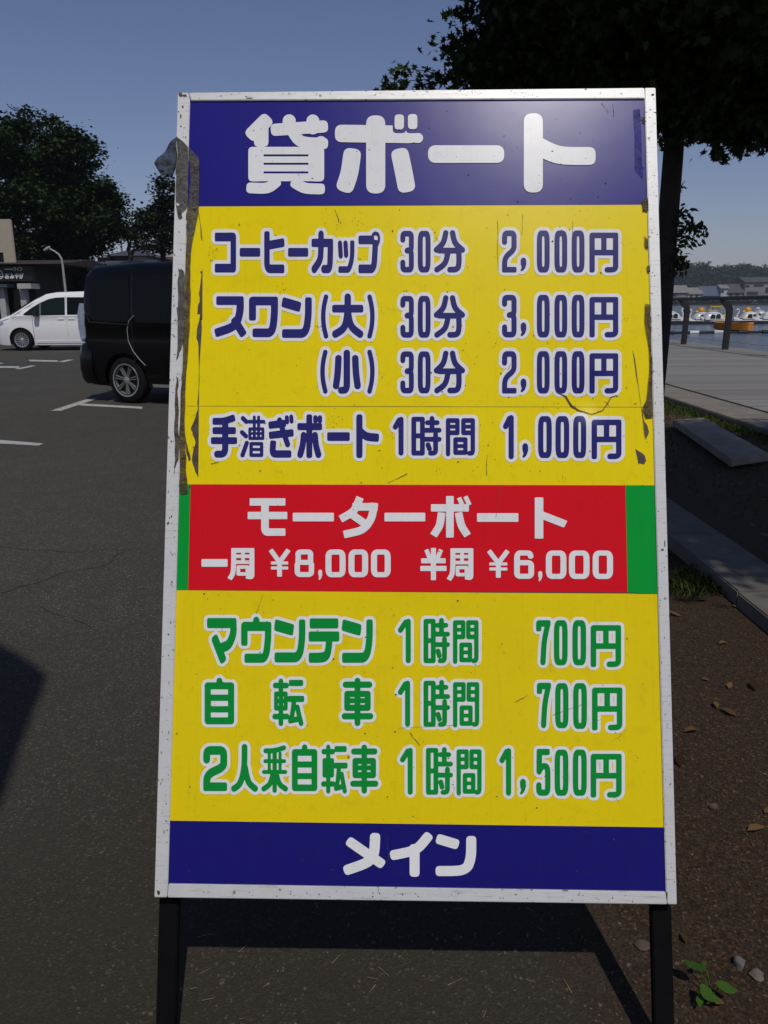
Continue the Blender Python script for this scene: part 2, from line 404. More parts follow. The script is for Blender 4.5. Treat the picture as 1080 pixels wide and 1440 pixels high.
def fill_mesh(name, loops, mapf):
    cu = bpy.data.curves.new(name, 'CURVE'); cu.dimensions = '2D'; cu.fill_mode = 'FRONT'
    w = 0.0
    for lp in loops:
        if area(lp) < 0.6: continue
        q = simplify(lp)
        if len(q) < 3: continue
        sp = cu.splines.new('POLY'); sp.points.add(len(q) - 1); sp.use_cyclic_u = True
        for p, (x, y) in zip(sp.points, q):
            u_, v_, w = mapf(x, y); p.co = (u_, v_, 0, 1)
    o = bpy.data.objects.new(name, cu); COL.objects.link(o)
    dg = bpy.context.evaluated_depsgraph_get(); dg.update()
    me = bpy.data.meshes.new_from_object(o.evaluated_get(dg))
    bpy.data.objects.remove(o); bpy.data.curves.remove(cu)
    for v in me.vertices: v.co.z = w
    me.name = name
    return me
def offset_field(gx, gy, loops, D, dist):
    """distance to the ink for every grid point within reach"""
    O = np.full(D.shape, 50.0); st = gx[1] - gx[0]; R_ = int((dist + 3) / st) + 1
    X, Y = np.meshgrid(gx, gy)
    for lp in loops:
        for a in range(0, len(lp), 12):
            q = lp[a:a + 12]
            i0 = max(0, int((q[:, 0].min() - gx[0]) / st) - R_); i1 = int((q[:, 0].max() - gx[0]) / st) + R_ + 1
            j0 = max(0, int((q[:, 1].min() - gy[0]) / st) - R_); j1 = int((q[:, 1].max() - gy[0]) / st) + R_ + 1
            xs = X[j0:j1, i0:i1]; ys = Y[j0:j1, i0:i1]
            d = np.sqrt(((xs[..., None] - q[:, 0]) ** 2 + (ys[..., None] - q[:, 1]) ** 2).min(-1))
            O[j0:j1, i0:i1] = np.minimum(O[j0:j1, i0:i1], d)
    O = np.where(D < 0, -O, O)
    return O - dist
def lettering(line, ink, parent, border=None, bw=4.8, wi=None):
    line.brk(); ws = line.words
    for w_ in ws:
        q = Line(line.res); q.items = w_; lettering_word(q, ink, parent, border, bw, wi)
def lettering_word(line, ink, parent, border=None, bw=4.8, wi=None):
    gx, gy, D = line.field((bw if border else 0))
    loops = contours(gx, gy, D)
    wi = W_INK if wi is None else wi
    me = fill_mesh('lettering', loops, lambda x, y: uv(x, y, wi))
    link_mesh('lettering', me, ink, parent)
    if border:
        O = offset_field(gx, gy, loops, D, bw)
        me = fill_mesh('lettering_border', contours(gx, gy, O), lambda x, y: uv(x, y, W_BORDER))
        link_mesh('lettering_border', me, border, parent)
# ================================================================ the boat-hire sign
M_white_v = mat_vinyl('vinyl_white', (0.76, 0.76, 0.76))
M_yellow = mat_vinyl('vinyl_yellow', (0.82, 0.64, 0.002))
M_yellow2 = mat_vinyl('vinyl_yellow_less_lit', (0.77, 0.59, 0.002))  # same yellow dimmed; the weaker sun sheen down here is in the colour
M_blue = mat_vinyl('vinyl_blue', (0.016, 0.013, 0.20), rough=0.26)
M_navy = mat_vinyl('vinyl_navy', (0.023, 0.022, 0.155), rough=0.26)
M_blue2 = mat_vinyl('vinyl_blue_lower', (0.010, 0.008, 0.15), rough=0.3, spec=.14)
M_red = mat_vinyl('vinyl_red', (0.66, 0.006, 0.014))
M_green = mat_vinyl('vinyl_green', (0.003, 0.30, 0.035))
M_gink = mat_vinyl('vinyl_green_ink', (0.002, 0.26, 0.035))

def mat_frame():
    m, nt, b = newmat('painted_aluminium'); v = coords(nt)
    n = noise(nt, v, 30, 6, 0.7); s = noise(nt, coords(nt, scale=(3, 40, 3)), 6, 5, 0.7)
    c = mixc(nt, n, (0.54, 0.54, 0.53), (0.67, 0.67, 0.665))
    sc = ramp(nt, s, [(0.55, (0, 0, 0)), (0.66, (1, 1, 1))]).outputs[0]
    c = mixc(nt, math_(nt, 'MULTIPLY', sc, 0.45), c, (0.22, 0.215, 0.20))
    ch = noise(nt, v, 75, 5, 0.65)
    cm = ramp(nt, ch, [(0.625, (0, 0, 0)), (0.65, (1, 1, 1))]).outputs[0]
    c = mixc(nt, math_(nt, 'MULTIPLY', cm, 0.8), c, (0.10, 0.095, 0.085))
    nt.links.new(c, b.inputs['Base Color']); b.inputs['Roughness'].default_value = 0.42
    b.inputs['Metallic'].default_value = 0.1
    bump(nt, b, n, 0.15, 0.002); return m
M_frame = mat_frame()
M_blackmetal = mat_plain('black_painted_steel', (0.0025, 0.0025, 0.0028), 0.7, var=0.4, scale=30, spec=.12)
M_ply = mat_plain('backing_board', (0.30, 0.24, 0.16), 0.7)

sign = empty('a_frame_sign', mat=SM)
tag(sign, 'tall white framed price board with yellow, blue and red bands standing on black legs', 'signboard')

def poly_part(name, px, w, mat, parent, thick=0.0):
    mb = MB(); vs = [uv(x, y, w) for x, y in px]
    if thick: mb.prism(vs, Vector((0, 0, 0)), Vector((0, 0, -thick)))
    else: mb.add(vs, [tuple(range(len(vs)))])
    me = bpy.data.meshes.new(name); me.from_pydata(mb.v, [], mb.f)
    o = link_mesh(name, me, mat, parent)
    return o
# face edges measured in the photo
def lx(y): return 236.5 + (267 - 236.5) * (1243 - y) / (1243 - 141)    # inner left edge
def rx(y): return 936.5 + (906.5 - 936.5) * (1254 - y) / (1254 - 138)
def band(name, ya, yb, xa=None, xb=None, mat=None, tl=0.0):
    # ya, yb: (left y, right y) of top and bottom edges
    L0 = lx(ya[0]) - 3 if xa is None else xa[0]; L1 = lx(yb[0]) - 3 if xa is None else xa[1]
    R0 = rx(ya[1]) + 3 if xb is None else xb[0]; R1 = rx(yb[1]) + 3 if xb is None else xb[1]
    return poly_part(name, [(L0, ya[0]), (L1, yb[0]), (R1, yb[1]), (R0, ya[1])], W_SHEET, mat, sign)
header = band('header_band', (138, 134), (290.5, 288), mat=M_blue)
upper = band('price_band', (290.5, 288), (681, 682.5), mat=M_yellow)
gl = band('green_band', (681, 681), (830, 830), xb=(268, 264.5), mat=M_green)
red = band('motor_boat_band', (681, 682.4), (830, 833), xa=(268, 264.5), xb=(879.5, 882.5), mat=M_red)
gr = band('green_band', (682.4, 682.5), (833, 835.5), xa=(879.5, 882.5), mat=M_green)
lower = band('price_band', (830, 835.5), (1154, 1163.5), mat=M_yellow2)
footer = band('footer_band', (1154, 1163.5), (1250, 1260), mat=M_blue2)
tag(upper, 'yellow band of boat prices in navy letters'); tag(lower, 'yellow band of bicycle prices in green letters')

# --- lettering
L = Line()   # header
def za(x, y): return (220 + x / 3, 120 + y / 3)
def zb(x, y): return (580 + x / 3, 120 + y / 3)
L.raw([za(410, 200), za(455, 155)], 10.2, k=3).raw([za(442, 190), za(442, 228)], 10.2, k=4)
L.raw([za(508, 187), za(698, 174)], 8.6, k=3).raw([za(560, 150), za(560, 180)], 9.2).raw([za(660, 150), za(660, 180)], 9.0)
L.raw([za(578, 200), za(605, 242), za(700, 245)], 8.0, c=True, k=3).raw([za(694, 240), za(696, 246)], 8.6)
L.raw([za(418, 290), za(418, 375)], 10.2, k=4).raw([za(677, 290), za(677, 375)], 10.2, k=4)
for yy in (290, 315, 345, 374): L.raw([za(418, yy), za(677, yy)], 10.2, k=4)
for yy in (295.5, 331, 367.5): L.raw([za(456, yy), za(637, yy)], 1.45, cut=True, k=6)
L.raw([za(402, 433), za(470, 436), za(500, 412)], 7.6, c=True, k=3).raw([za(590, 415), za(625, 436), za(688, 437)], 7.6, c=True, k=3)
L.raw([za(790, 203), za(1060, 207)], 12.3, k=3)
L.raw([za(925, 167), za(925, 416)], 13.4, k=2.6).raw([za(824, 303), za(815, 370), za(800, 414)], 12.4, c=True, k=3)
L.raw([za(1030, 303), za(1044, 370), za(1052, 414)], 12.4, c=True, k=3)
L.raw([(585, 194), (588, 194)], 7.0)
L.raw([(561.5, 160), (561.5, 178)], 9.4, cut=True, k=4).raw([(580, 158), (580, 178)], 9.4, cut=True, k=4)
L2 = Line().raw([(561.5, 167.5), (561.5, 175.5)], 6.6, k=3).raw([(580.3, 167), (580.3, 175)], 6.6, k=3)
L.raw([zb(103, 290), zb(350, 290)], 12.4, k=2.6).raw([zb(510, 158), zb(510, 412)], 13.4, k=2.6)
L.raw([zb(520, 250), zb(610, 298), zb(735, 298)], 12.6, c=True, k=3.2)
lettering(L, M_white_v, header); lettering(L2, M_white_v, header)

def price(L, y0, y1, d, yend=None, dig=3.6, dy=0.0):
    L.brk()
    L.g(d, 706, y0, 726.5, y1, 3.6, 3.9).g(',', 730, y1 - 21, 741, y1 + 0.5, 3.6, 4.2)
    for x in (755, 779.7, 804): L.g('0', x, y0, x + 18, y1, 3.6, 4.0)
    L.g('円', 829, y0 + 3, 869.5, y1, 3.7, 3.8)
def minutes(L, y0, y1):
    L.brk()
    L.g('3', 563, y0, 582, y1, 3.5, 3.9).g('0', 587.5, y0, 605.5, y1, 3.5, 4.0).g('分', 610, y0 - 1, 654, y1, 3.8, 4.0)
def hour(L, y0, y1, x1, xs, xk, s=1.0):
    L.brk()
    L.g('1', x1[0], y0, x1[1], y1, 3.6, 3.9).g('時', xs[0], y0 - 1, xs[1], y1, 3.4, 3.4).g('間', xk[0], y0 + 1, xk[1], y1 + 1, 3.1, 3.3)
HB, VB = 6.1, 3.9
L = Line()
L.g('コ', 302, 327, 332, 383, VB, HB).g('ー', 337, 348.3, 366, 361, VB, HB).g('ヒ', 371.5, 325, 400, 384, VB, HB).g('ー', 405, 348.3, 433.5, 361, VB, HB)
L.g('カ', 438, 324, 468.5, 384, VB, 5.8).g('ッ', 475, 338, 498.5, 383.5, 3.1, 4.6).g('プ', 504, 325, 535, 384, VB, HB)
minutes(L, 324.5, 383); price(L, 324, 383, '2')
lettering(L, M_navy, upper, M_white_v)
L = Line()
L.g('ス', 302, 416.5, 345.5, 473, 5.2, HB).g('ワ', 350, 417, 391, 474, 5.0, HB).g('ン', 396.5, 417, 438.5, 475, 4.8, HB)
L.g('(', 451, 414, 461.7, 476, 3.2, 3.4).g('大', 467, 412.5, 511, 475, 4.6, 5.4).g(')', 516.5, 414, 527.2, 476, 3.2, 3.4)
minutes(L, 416, 474.7); price(L, 414.5, 474.3, '3')
lettering(L, M_navy, upper, M_white_v)
L = Line()
L.g('(', 450, 491.7, 460.7, 553.5, 3.2, 3.4).g('小', 468, 491.7, 507.5, 553.5, 4.6, 4.8).g(')', 516.5, 491.7, 527.2, 553.5, 3.2, 3.4)
minutes(L, 494, 553); price(L, 493.7, 553.2, '2')
lettering(L, M_navy, upper, M_white_v)
L = Line()
L.g('手', 296.5, 583.5, 333.5, 643.5, 4.4, 4.9).g('漕', 337, 583, 374, 643.5, 3.4, 3.5).g('ぎ', 377.5, 584, 413, 643.5, 4.3, 5.2)
L.g('ボ', 418, 582.5, 453, 644, 4.2, 5.0).g('ー', 460, 607.5, 492, 620.2, 4.4, HB).g('ト', 501, 582.5, 533, 644, 4.4, 5.8)
hour(L, 586, 640.5, (552, 568.5), (578.5, 621), (627, 668))
L.brk()
L.g('1', 707, 583.5, 723.5, 645.7, 3.7, 4.0).g(',', 732.5, 623, 743.5, 646, 3.7, 4.4)
for x, w in ((756.7, 19.3), (781.2, 19.3), (806, 18.4)): L.g('0', x, 585, x + w, 644, 3.7, 4.1)
L.g('円', 832, 590, 874, 645.5, 3.8, 3.9)
lettering(L, M_navy, upper, M_white_v)

L = Line()
L.g('モ', 348.3, 700.7, 404, 753.5, 5.4, 5.2).g('ー', 411.7, 720.8, 469.5, 733.5, 6, 6.1).g('タ', 478, 699, 532.5, 756, 5.4, 5.4)
L.g('ー', 540.7, 720.8, 598, 733.5, 6, 6.1).g('ボ角', 606, 697.5, 662, 756, 5.4, 5.2).g('ー', 670.8, 721.5, 729, 734, 6, 6.1).g('ト角', 752, 699.5, 796, 757.5, 6, 5.2)
for it in range(len(L.items)): 
    P, bx, by, c, k, m1, cut = L.items[it]; L.items[it] = (P, bx, by, c, 14 if k == 5 else k, m1, cut)
lettering(L, M_white_v, red)
L = Line()
def yen(L, x0, x1, y0, y1, w=3.4): L.g('¥', x0, y0, x1, y1, 3.4, 3.3)
L.g('一', 283.3, 786, 320, 797.2, 5, 5.4).g('周', 321, 770.7, 357.7, 815, 3.5, 3.3)
L.brk(); yen(L, 379, 407.3, 772.5, 811); L.g('8', 414.3, 772.7, 441.7, 811.5, 3.7, 3.5).g(',', 446.5, 801, 453.5, 817, 2.6, 2.8)
for a, b in ((457.7, 486), (490, 517.7), (521.7, 549.4)): L.g('0', a, 772.7, b, 811.8, 4.2, 3.6)
L.brk()
L.g('半', 591, 770.5, 628, 816, 3.6, 3.6).g('周', 629.3, 771, 665.6, 816, 3.5, 3.3)
L.brk(); yen(L, 686, 715.5, 773.7, 812.5); L.g('6', 723, 774, 751, 814, 4.0, 3.6).g(',', 755.8, 803, 763, 819, 2.6, 2.8)
for a, b in ((767.6, 796.5), (800, 829), (833.4, 862)): L.g('0', a, 774.2, b, 814.2, 4.2, 3.6)
lettering(L, M_white_v, red)

GB, GV = 7.1, 4.6
L = Line()
L.g('マ', 291, 869, 334, 932, GV, GB).g('ウ', 339, 867, 381.7, 932, GV, GB - .6).g('ン', 386, 870, 429.5, 931.5, GV, GB).g('テ', 434, 869.5, 477.3, 932, GV, GB).g('ン', 481, 870, 524.3, 932, GV, GB)
hour(L, 870, 932.5, (559, 579), (595.6, 632.8), (637, 673))
L.brk()
L.g('7', 754, 872, 774.3, 935.5, 3.7, 4.6).g('0', 779, 872, 798.3, 935.5, 3.8, 4.2).g('0', 805, 872, 824.3, 935.5, 3.8, 4.2).g('円', 830.7, 879, 873.5, 938, 3.9, 4.0)
lettering(L, M_gink, lower, M_white_v, 4.4)
L = Line()
L.g('自', 287.7, 952.7, 329.4, 1018.5, 4.4, 4.9).brk().g('転', 383, 954, 427.5, 1021, 3.3, 4.0).brk().g('車', 480.5, 953, 525, 1021, 4.1, 4.4)
hour(L, 957, 1022, (559, 578), (595.6, 633), (637, 674))
L.brk()
L.g('7', 755, 960, 775, 1024, 3.7, 4.6).g('0', 780.7, 960.5, 799.5, 1024, 3.8, 4.2).g('0', 806, 960.5, 825.4, 1025, 3.8, 4.2).g('円', 832.6, 966.7, 875.3, 1027, 3.9, 4.0)
lettering(L, M_gink, lower, M_white_v, 4.4)
L = Line()
L.g('2', 285.7, 1049, 319.5, 1112.5, 4.9, 6.2).g('人', 325, 1046, 362.8, 1113.5, 4.1, 4.6).g('乗', 367.5, 1047, 405, 1115.5, 3.6, 3.9)
L.g('自', 410.5, 1046.5, 446.3, 1112.5, 4.1, 4.7).g('転', 451.5, 1047, 488.5, 1116, 3.0, 3.8).g('車', 492.5, 1047, 532, 1116, 3.9, 4.3)
hour(L, 1051.5, 1117.5, (562, 581.7), (599, 637), (642, 677.3))
L.brk()
L.g('1', 702, 1052, 720, 1119, 3.7, 4.2).g(',', 729, 1095, 740.5, 1119.8, 3.8, 4.6).g('5', 754, 1053, 774.2, 1119, 3.8, 4.4)
L.g('0', 780, 1054, 799.4, 1119, 3.8, 4.2).g('0', 805.6, 1054, 825.2, 1119, 3.8, 4.2).g('円', 830.7, 1060, 874.3, 1121.5, 3.9, 4.0)
lettering(L, M_gink, lower, M_white_v, 4.4)
def z7(x, y): return (200 + x / 2.7, 1140 + y / 2.7)
def z8(x, y): return (600 + x / 2.25, 1140 + y / 2.25)
L = Line()
L.raw([z7(884, 104), z7(880, 190), z7(784, 223)], 7.2, c=True, k=3).raw([z7(794, 122), z7(902, 197)], 6.9, k=3)
L.raw([(600.5, 1178), (586, 1196), (555.5, 1202)], 7.0, c=True, k=3).raw([(583, 1194), (583, 1226)], 7.0, k=3)
L.raw([z8(46, 92), z8(86, 104)], 7.1, k=3.4).raw([z8(141, 96), z8(141, 150), z8(124, 191), z8(44, 191)], 7.1, c=True, k=3)
lettering(L, M_white_v, footer)

# --- aluminium frame: four rails with a lip over the sheet
def rail(px, thick=0.032):
    mb = MB(); vs = [Vector(uv(x, y, 0)) for x, y in px]
    mb.prism(vs, Vector((0, 0, 0)), Vector((0, 0, -thick)))
    return mb.build('frame_rail', M_frame, sign, bevel=0.0012)
rail([(268.5, 141.2), (266, 129.8), (906, 123.2), (906.8, 138.2)])                       # top
rail([(250, 130), (217, 1262), (234.5, 1262.2), (236, 1243), (266.8, 141.5), (265.2, 129.9)])         # left
rail([(907, 138.5), (936.8, 1254.5), (939, 1271.8), (952, 1272), (922, 123), (906.8, 123.2)])       # right
rail([(236.8, 1243.2), (235.4, 1262.3), (938.2, 1271.9), (936, 1254.4)])                 # bottom
# backing panel behind the sheets
mb = MB(); q = [Vector(uv(x, y, -0.006)) for x, y in ((260, 136), (226, 1256), (944, 1266), (914, 130))]
mb.prism(q, Vector((0, 0, 0)), Vector((0, 0, -0.008))); mb.build('backing_panel', M_ply, sign)
# black legs: front pair runs behind the frame down to the ground, rear pair props the board
ztop = uv(586, 126)[1]
def leg_box(u0, u1, v0, v1, w0, w1):
    mb = MB(); mb.box(u0, u1, v0, v1, w0, w1); return mb.build('leg', M_blackmetal, sign, bevel=0.002)
ul = uv(219, 1262)[0]; ur = uv(950, 1272)[0]
uB = uv(584, 1267)[1]
leg_box(ul - 0.004, ul + 0.030, -0.01, uB + 0.9, -0.054, -0.034)
leg_box(ur - 0.030, ur + 0.004, -0.01, uB + 0.9, -0.054, -0.034)
SMi = SM.inverted()
def world_bar(name, a, b, r, mat, parent):
    mb = MB(); a = SMi @ Vector(a); b = SMi @ Vector(b)
    mb.tube([a, b], r, 4); return mb.build(name, mat, parent)
for uu in (ul + 0.02, ur - 0.022):
    top = SM @ Vector((uu, ztop - 0.04, -0.10)); foot = Vector((top.x, top.y + top.z * 0.34, 0.0))
    world_bar('rear_leg', top, foot, 0.024, M_blackmetal, sign)
t1 = SM @ Vector((ul + 0.05, 0.95, -0.09)); t2 = SM @ Vector((ur - 0.05, 0.95, -0.09))
mb = MB(); mb.box(ul + 0.04, ur - 0.042, ztop - 0.07, ztop - 0.035, -0.07, -0.035); mb.build('crossbar', M_blackmetal, sign)

# --- wear: tape, torn vinyl, scuffs
def mat_tape(name, col, alpha, rough=0.22, spec=.5):
    m, nt, b = newmat(name); v = coords(nt); b.inputs['Specular IOR Level'].default_value = spec
    n = noise(nt, v, 26, 6, 0.65); n2 = noise(nt, v, 70, 4, .6)
    c = mixc(nt, n, tuple(x * 0.4 for x in col), tuple(x * 1.9 for x in col))
    nt.links.new(c, b.inputs['Base Color']); b.inputs['Roughness'].default_value = rough
    a = N(nt, 'ShaderNodeMapRange'); a.inputs['From Min'].default_value = 0.3; a.inputs['From Max'].default_value = 0.7
    a.inputs['To Min'].default_value = alpha - 0.22; a.inputs['To Max'].default_value = min(1, alpha + 0.2)
    nt.links.new(n2, a.inputs[0]); nt.links.new(a.outputs[0], b.inputs['Alpha'])
    bump(nt, b, math_(nt, 'ADD', n, math_(nt, 'MULTIPLY', n2, .4)), 1.0, 0.022); return m
M_tape = mat_tape('old_clear_tape', (0.085, 0.078, 0.066), 0.84)
M_tape_b = mat_tape('brown_tape', (0.085, 0.060, 0.028), 0.82)
M_tear = mat_plain('bared_adhesive', (0.055, 0.036, 0.018), 0.6, var=0.5, scale=60)
def z4(x, y): return (210 + x / 5.144, 170 + y / 5.144)
def z5(x, y): return (210 + x / 5.144, 440 + y / 5.144)
def z6(x, y): return (860 + x / 4.65, 110 + y / 4.65)
def z7r(x, y): return (860 + x / 4.5, 400 + y / 4.5)
def wavy(name, px, mat, wfun, parent=None, amp=0.0, fr=1.0):
    """polygon sheet with its own relief"""
    mb = MB(); vs = []
    for x, y in px: vs.append(uv(x, y, wfun(x, y)))
    mb.add(vs, [tuple(range(len(vs)))])
    me = bpy.data.meshes.new(name); me.from_pydata(mb.v, [], mb.f)
    bm = bmesh.new(); bm.from_mesh(me)
    bmesh.ops.triangulate(bm, faces=bm.faces)
    if amp:
        bmesh.ops.subdivide_edges(bm, edges=bm.edges, cuts=5, use_grid_fill=True)
        for v in bm.verts:
            x_, y_ = v.co.x * fr, v.co.y * fr
            v.co.z += amp * (math.sin(x_ * 210 + 3 * math.sin(y_ * 60)) + .7 * math.sin(y_ * 260 + x_ * 120) + .5 * math.sin(x_ * 480 - y_ * 330) + .6)
        for f in bm.faces: f.smooth = True
    bm.to_mesh(me); bm.free()
    return link_mesh(name, me, mat, parent or sign)
def jag(pts, amp, n=3):
    out = []; r_ = random.Random(len(pts) * 13 + int(pts[0][0]))
    for a, b in zip(pts, pts[1:] + pts[:1]):
        for i in range(n):
            t = i / n; out.append((a[0] + (b[0] - a[0]) * t + (r_.uniform(-amp, amp) if i else 0), a[1] + (b[1] - a[1]) * t))
    return out
# loose flap sticking out to the left of the frame, folded over the rail
flap = wavy('tape_flap', [z4(*p) for p in ((195, 113), (120, 205), (60, 268), (35, 310), (70, 370), (105, 410), (135, 408), (165, 412), (198, 345), (205, 250))],
     mat_tape('dark_tape_flap', (0.020, 0.018, 0.015), 0.94, rough=.6, spec=.12), lambda x, y: 0.0025 + max(0, 247 - x) * 0.00045 + 0.003 * math.sin(y * .35), amp=.0022, fr=.5)
wavy('adhesive_tape', [z4(*p) for p in ((195, 113), (205, 250), (198, 345), (190, 480), (190, 600), (205, 690), (222, 712), (232, 660), (262, 640), (280, 600), (282, 190), (245, 150))],
     M_tape, lambda x, y: 0.0012 + 0.0008 * math.sin(y * .3), amp=.0006)
wavy('adhesive_tape', [z4(*p) for p in ((284, 190), (352, 258), (362, 300), (358, 640), (350, 690), (312, 870), (300, 958), (262, 965), (272, 850), (262, 700), (283, 600), (300, 420))],
     M_tape, lambda x, y: -0.0016 + 0.0007 * math.sin(y * .23), amp=.0006)
wavy('adhesive_tape', jag([z4(*p) for p in ((264, 962), (300, 960), (298, 1100), (300, 1240), (292, 1440))] + [z5(*p) for p in ((283, 230), (262, 520), (255, 760), (262, 1000), (268, 1170), (280, 1300), (240, 1315), (218, 1300), (220, 1080), (228, 800), (240, 420), (250, 100))] + [z4(*p) for p in ((258, 1400), (262, 1200))], 1.0, 3),
     M_tape_b, lambda x, y: -0.0016, amp=.0004)
# residue patches on the left rail
for pts in ([z4(*p) for p in ((212, 1080), (232, 1066), (252, 1090), (258, 1180), (255, 1440), (205, 1440), (205, 1200))],
            [z5(*p) for p in ((196, -40), (256, -40), (250, 180), (228, 270), (205, 330), (195, 340), (203, 150))],
            [z5(*p) for p in ((197, 440), (212, 490), (205, 600), (214, 700), (212, 1060), (190, 1110), (178, 1170), (182, 1000), (180, 800), (186, 600))],
            [z5(*p) for p in ((226, 560), (238, 420), (240, 620), (228, 830), (218, 1060), (214, 900))],
            [z4(*p) for p in ((205, 690), (222, 712), (240, 700), (236, 640), (206, 640))]):
    wavy('tape_residue', jag(pts, 1.1, 3), M_tape if pts[0][1] < 470 else M_tape_b, lambda x, y: 0.0009, amp=.0003)
# dark tears in the vinyl
tears = [[z4(*p) for p in ((352, 640), (362, 680), (378, 790), (384, 868), (374, 850), (366, 740))],
         [z4(*p) for p in ((385, 1068), (384, 1440), (368, 1440), (366, 1400), (345, 1395), (350, 1350), (364, 1290), (360, 1240), (372, 1150))],
         [z5(*p) for p in ((380, 0), (378, 150), (362, 420), (358, 640), (345, 672), (358, 500), (356, 330), (352, 210), (340, 180), (350, 90), (362, 40))],
         [z5(*p) for p in ((362, 420), (354, 1195), (332, 1150), (316, 1100), (308, 1060), (320, 980), (334, 940), (314, 880), (300, 830), (320, 790), (350, 700))],
         [z5(*p) for p in ((258, 880), (276, 960), (300, 1060), (284, 1076), (266, 1000))],
         [z7r(*p) for p in ((126, 380), (150, 480), (186, 760), (212, 990), (196, 850), (170, 660))],
         [z7r(*p) for p in ((186, 770), (205, 860), (225, 890), (238, 930), (216, 985), (196, 850))],
         [z7r(*p) for p in ((150, 1040), (205, 1076), (220, 1115), (206, 1140), (168, 1130))]]
for t in tears: wavy('torn_vinyl', jag(t, 0.6, 3), M_tear, lambda x, y: W_SHEET + 0.0004)
# brown tape pieces on the right edge
for pts in ([z7r(*p) for p in ((212, 125), (246, 128), (258, 500), (262, 840), (216, 850), (196, 780), (222, 730), (240, 560), (236, 400), (214, 270))],
            [z6(*p) for p in ((198, 800), (235, 775), (240, 870), (205, 868))], [z6(*p) for p in ((212, 1030), (246, 1060), (240, 1125), (222, 1110))], [z6(*p) for p in ((232, 1225), (254, 1225), (254, 1270), (236, 1268))], [z6(*p) for p in ((192, 255), (226, 255), (226, 298), (206, 290))]):
    wavy('adhesive_tape', jag(pts, .8, 3), M_tape_b, lambda x, y: -0.0014 + 0.0004 * math.sin(y), amp=.0005)
M_tape_c = mat_tape('blue_tape', (0.032, 0.028, 0.26), 0.5, rough=0.5)
wavy('adhesive_tape', jag([z6(*p) for p in ((140, 205), (186, 200), (200, 500), (205, 660), (150, 600), (152, 400))], .6, 3), M_tape_c, lambda x, y: -0.0030)
# the gash round the dent under the third price
def zd(x, y): return (540 + x / 2.7, 390 + y / 2.7)
def ribbon(pts, widths, w):
    mb = MB(); vs = []
    for i, p in enumerate(pts):
        a = pts[max(i - 1, 0)]; b = pts[min(i + 1, len(pts) - 1)]; L_ = math.hypot(b[0] - a[0], b[1] - a[1]) or 1
        nx, ny = -(b[1] - a[1]) / L_, (b[0] - a[0]) / L_
        vs += [(p[0] + nx * widths[i] / 2, p[1] + ny * widths[i] / 2), (p[0] - nx * widths[i] / 2, p[1] - ny * widths[i] / 2)]
    return [uv(x, y, w) for x, y in vs], [(2 * i, 2 * i + 1, 2 * i + 3, 2 * i + 2) for i in range(len(pts) - 1)]
mb = MB()
arc = [zd(*p) for p in ((655, 436), (690, 452), (712, 488), (740, 505), (790, 520), (830, 505), (848, 480), (862, 455), (884, 447))]
mb.add(*ribbon(arc, [.6, 2.2, 2.8, 1.3, .8, .9, 1.3, 1.4, .5], W_INK + .0004))
for i in range(26):
    t = rng.random(); k = int(t * 8); a, b = arc[k], arc[k + 1]; s_ = t * 8 - k
    p = (a[0] + (b[0] - a[0]) * s_, a[1] + (b[1] - a[1]) * s_); an = rng.uniform(0, 6.28); l_ = rng.uniform(2, 6) if 1 < k < 3 or k > 5 else 2
    mb.add(*ribbon([p, (p[0] + math.cos(an) * l_, p[1] + math.sin(an) * l_)], [.8, .25], W_INK + .0003))
# scuffs, spots and scratches all over the face
def spot(x, y, r):
    n = rng.randint(5, 8); a0 = rng.random() * 6
    el = rng.uniform(.5, 1)
    pts = [(x + math.cos(a0 + 6.283 * i / n) * r * rng.uniform(.5, 1.2), y + math.sin(a0 + 6.283 * i / n) * r * rng.uniform(.5, 1.2) * el) for i in range(n)]
    mb.add([uv(px, py, W_INK + .0003) for px, py in pts], [tuple(range(n))])
for i in range(620):
    y = 150 + 1090 * rng.random(); x = rng.uniform(lx(y) + 3, rx(y) - 3)
    if 690 < y < 830 and rng.random() < .8: continue
    spot(x, y, rng.choice((.4, .5, .55, .7, .8, 1.0, 1.5)))
for i in range(44):            # clustered scuffs
    y = rng.uniform(300, 1140); x = rng.uniform(lx(y) + 10, rx(y) - 6)
    if 680 < y < 835: continue
    for k in range(rng.randint(4, 12)): spot(x + rng.gauss(0, 4), y + rng.gauss(0, 4), rng.uniform(.3, .9))
for (x, y, l_, an, w_) in ((297, 652, 9, -.2, 1.2), (300, 651, 8, -.2, .7), (546, 679, 30, -.45, 1.0), (706, 684, 45, 1.78, .7), (718, 512, 10, 2.0, .7), (724, 988, 20, -.5, 1.0),
                           (700, 310, 70, 1.57, .5), (735, 300, 30, 1.6, .5), (805, 310, 24, 1.55, .6), (777, 1006, 45, -.35, .9), (576, 1030, 24, .9, .9), (560, 1024, 80, -.05, .35),
                           (471, 295, 16, 1.2, .8), (685, 640, 28, 1.6, .8), (312, 880, 8, 1.5, .7), (370, 835, 30, 1.9, .6), (545, 1180, 40, 1.55, .5), (846, 145, 16, .9, .7), (862, 146, 18, 1.5, .6)):
    n = 6; pts = [(x + math.cos(an) * l_ * i / n + rng.uniform(-.5, .5), y + math.sin(an) * l_ * i / n + rng.uniform(-.5, .5)) for i in range(n + 1)]
    mb.add(*ribbon(pts, [w_ * rng.uniform(.3, 1.1) for _ in pts], W_INK + .00025))
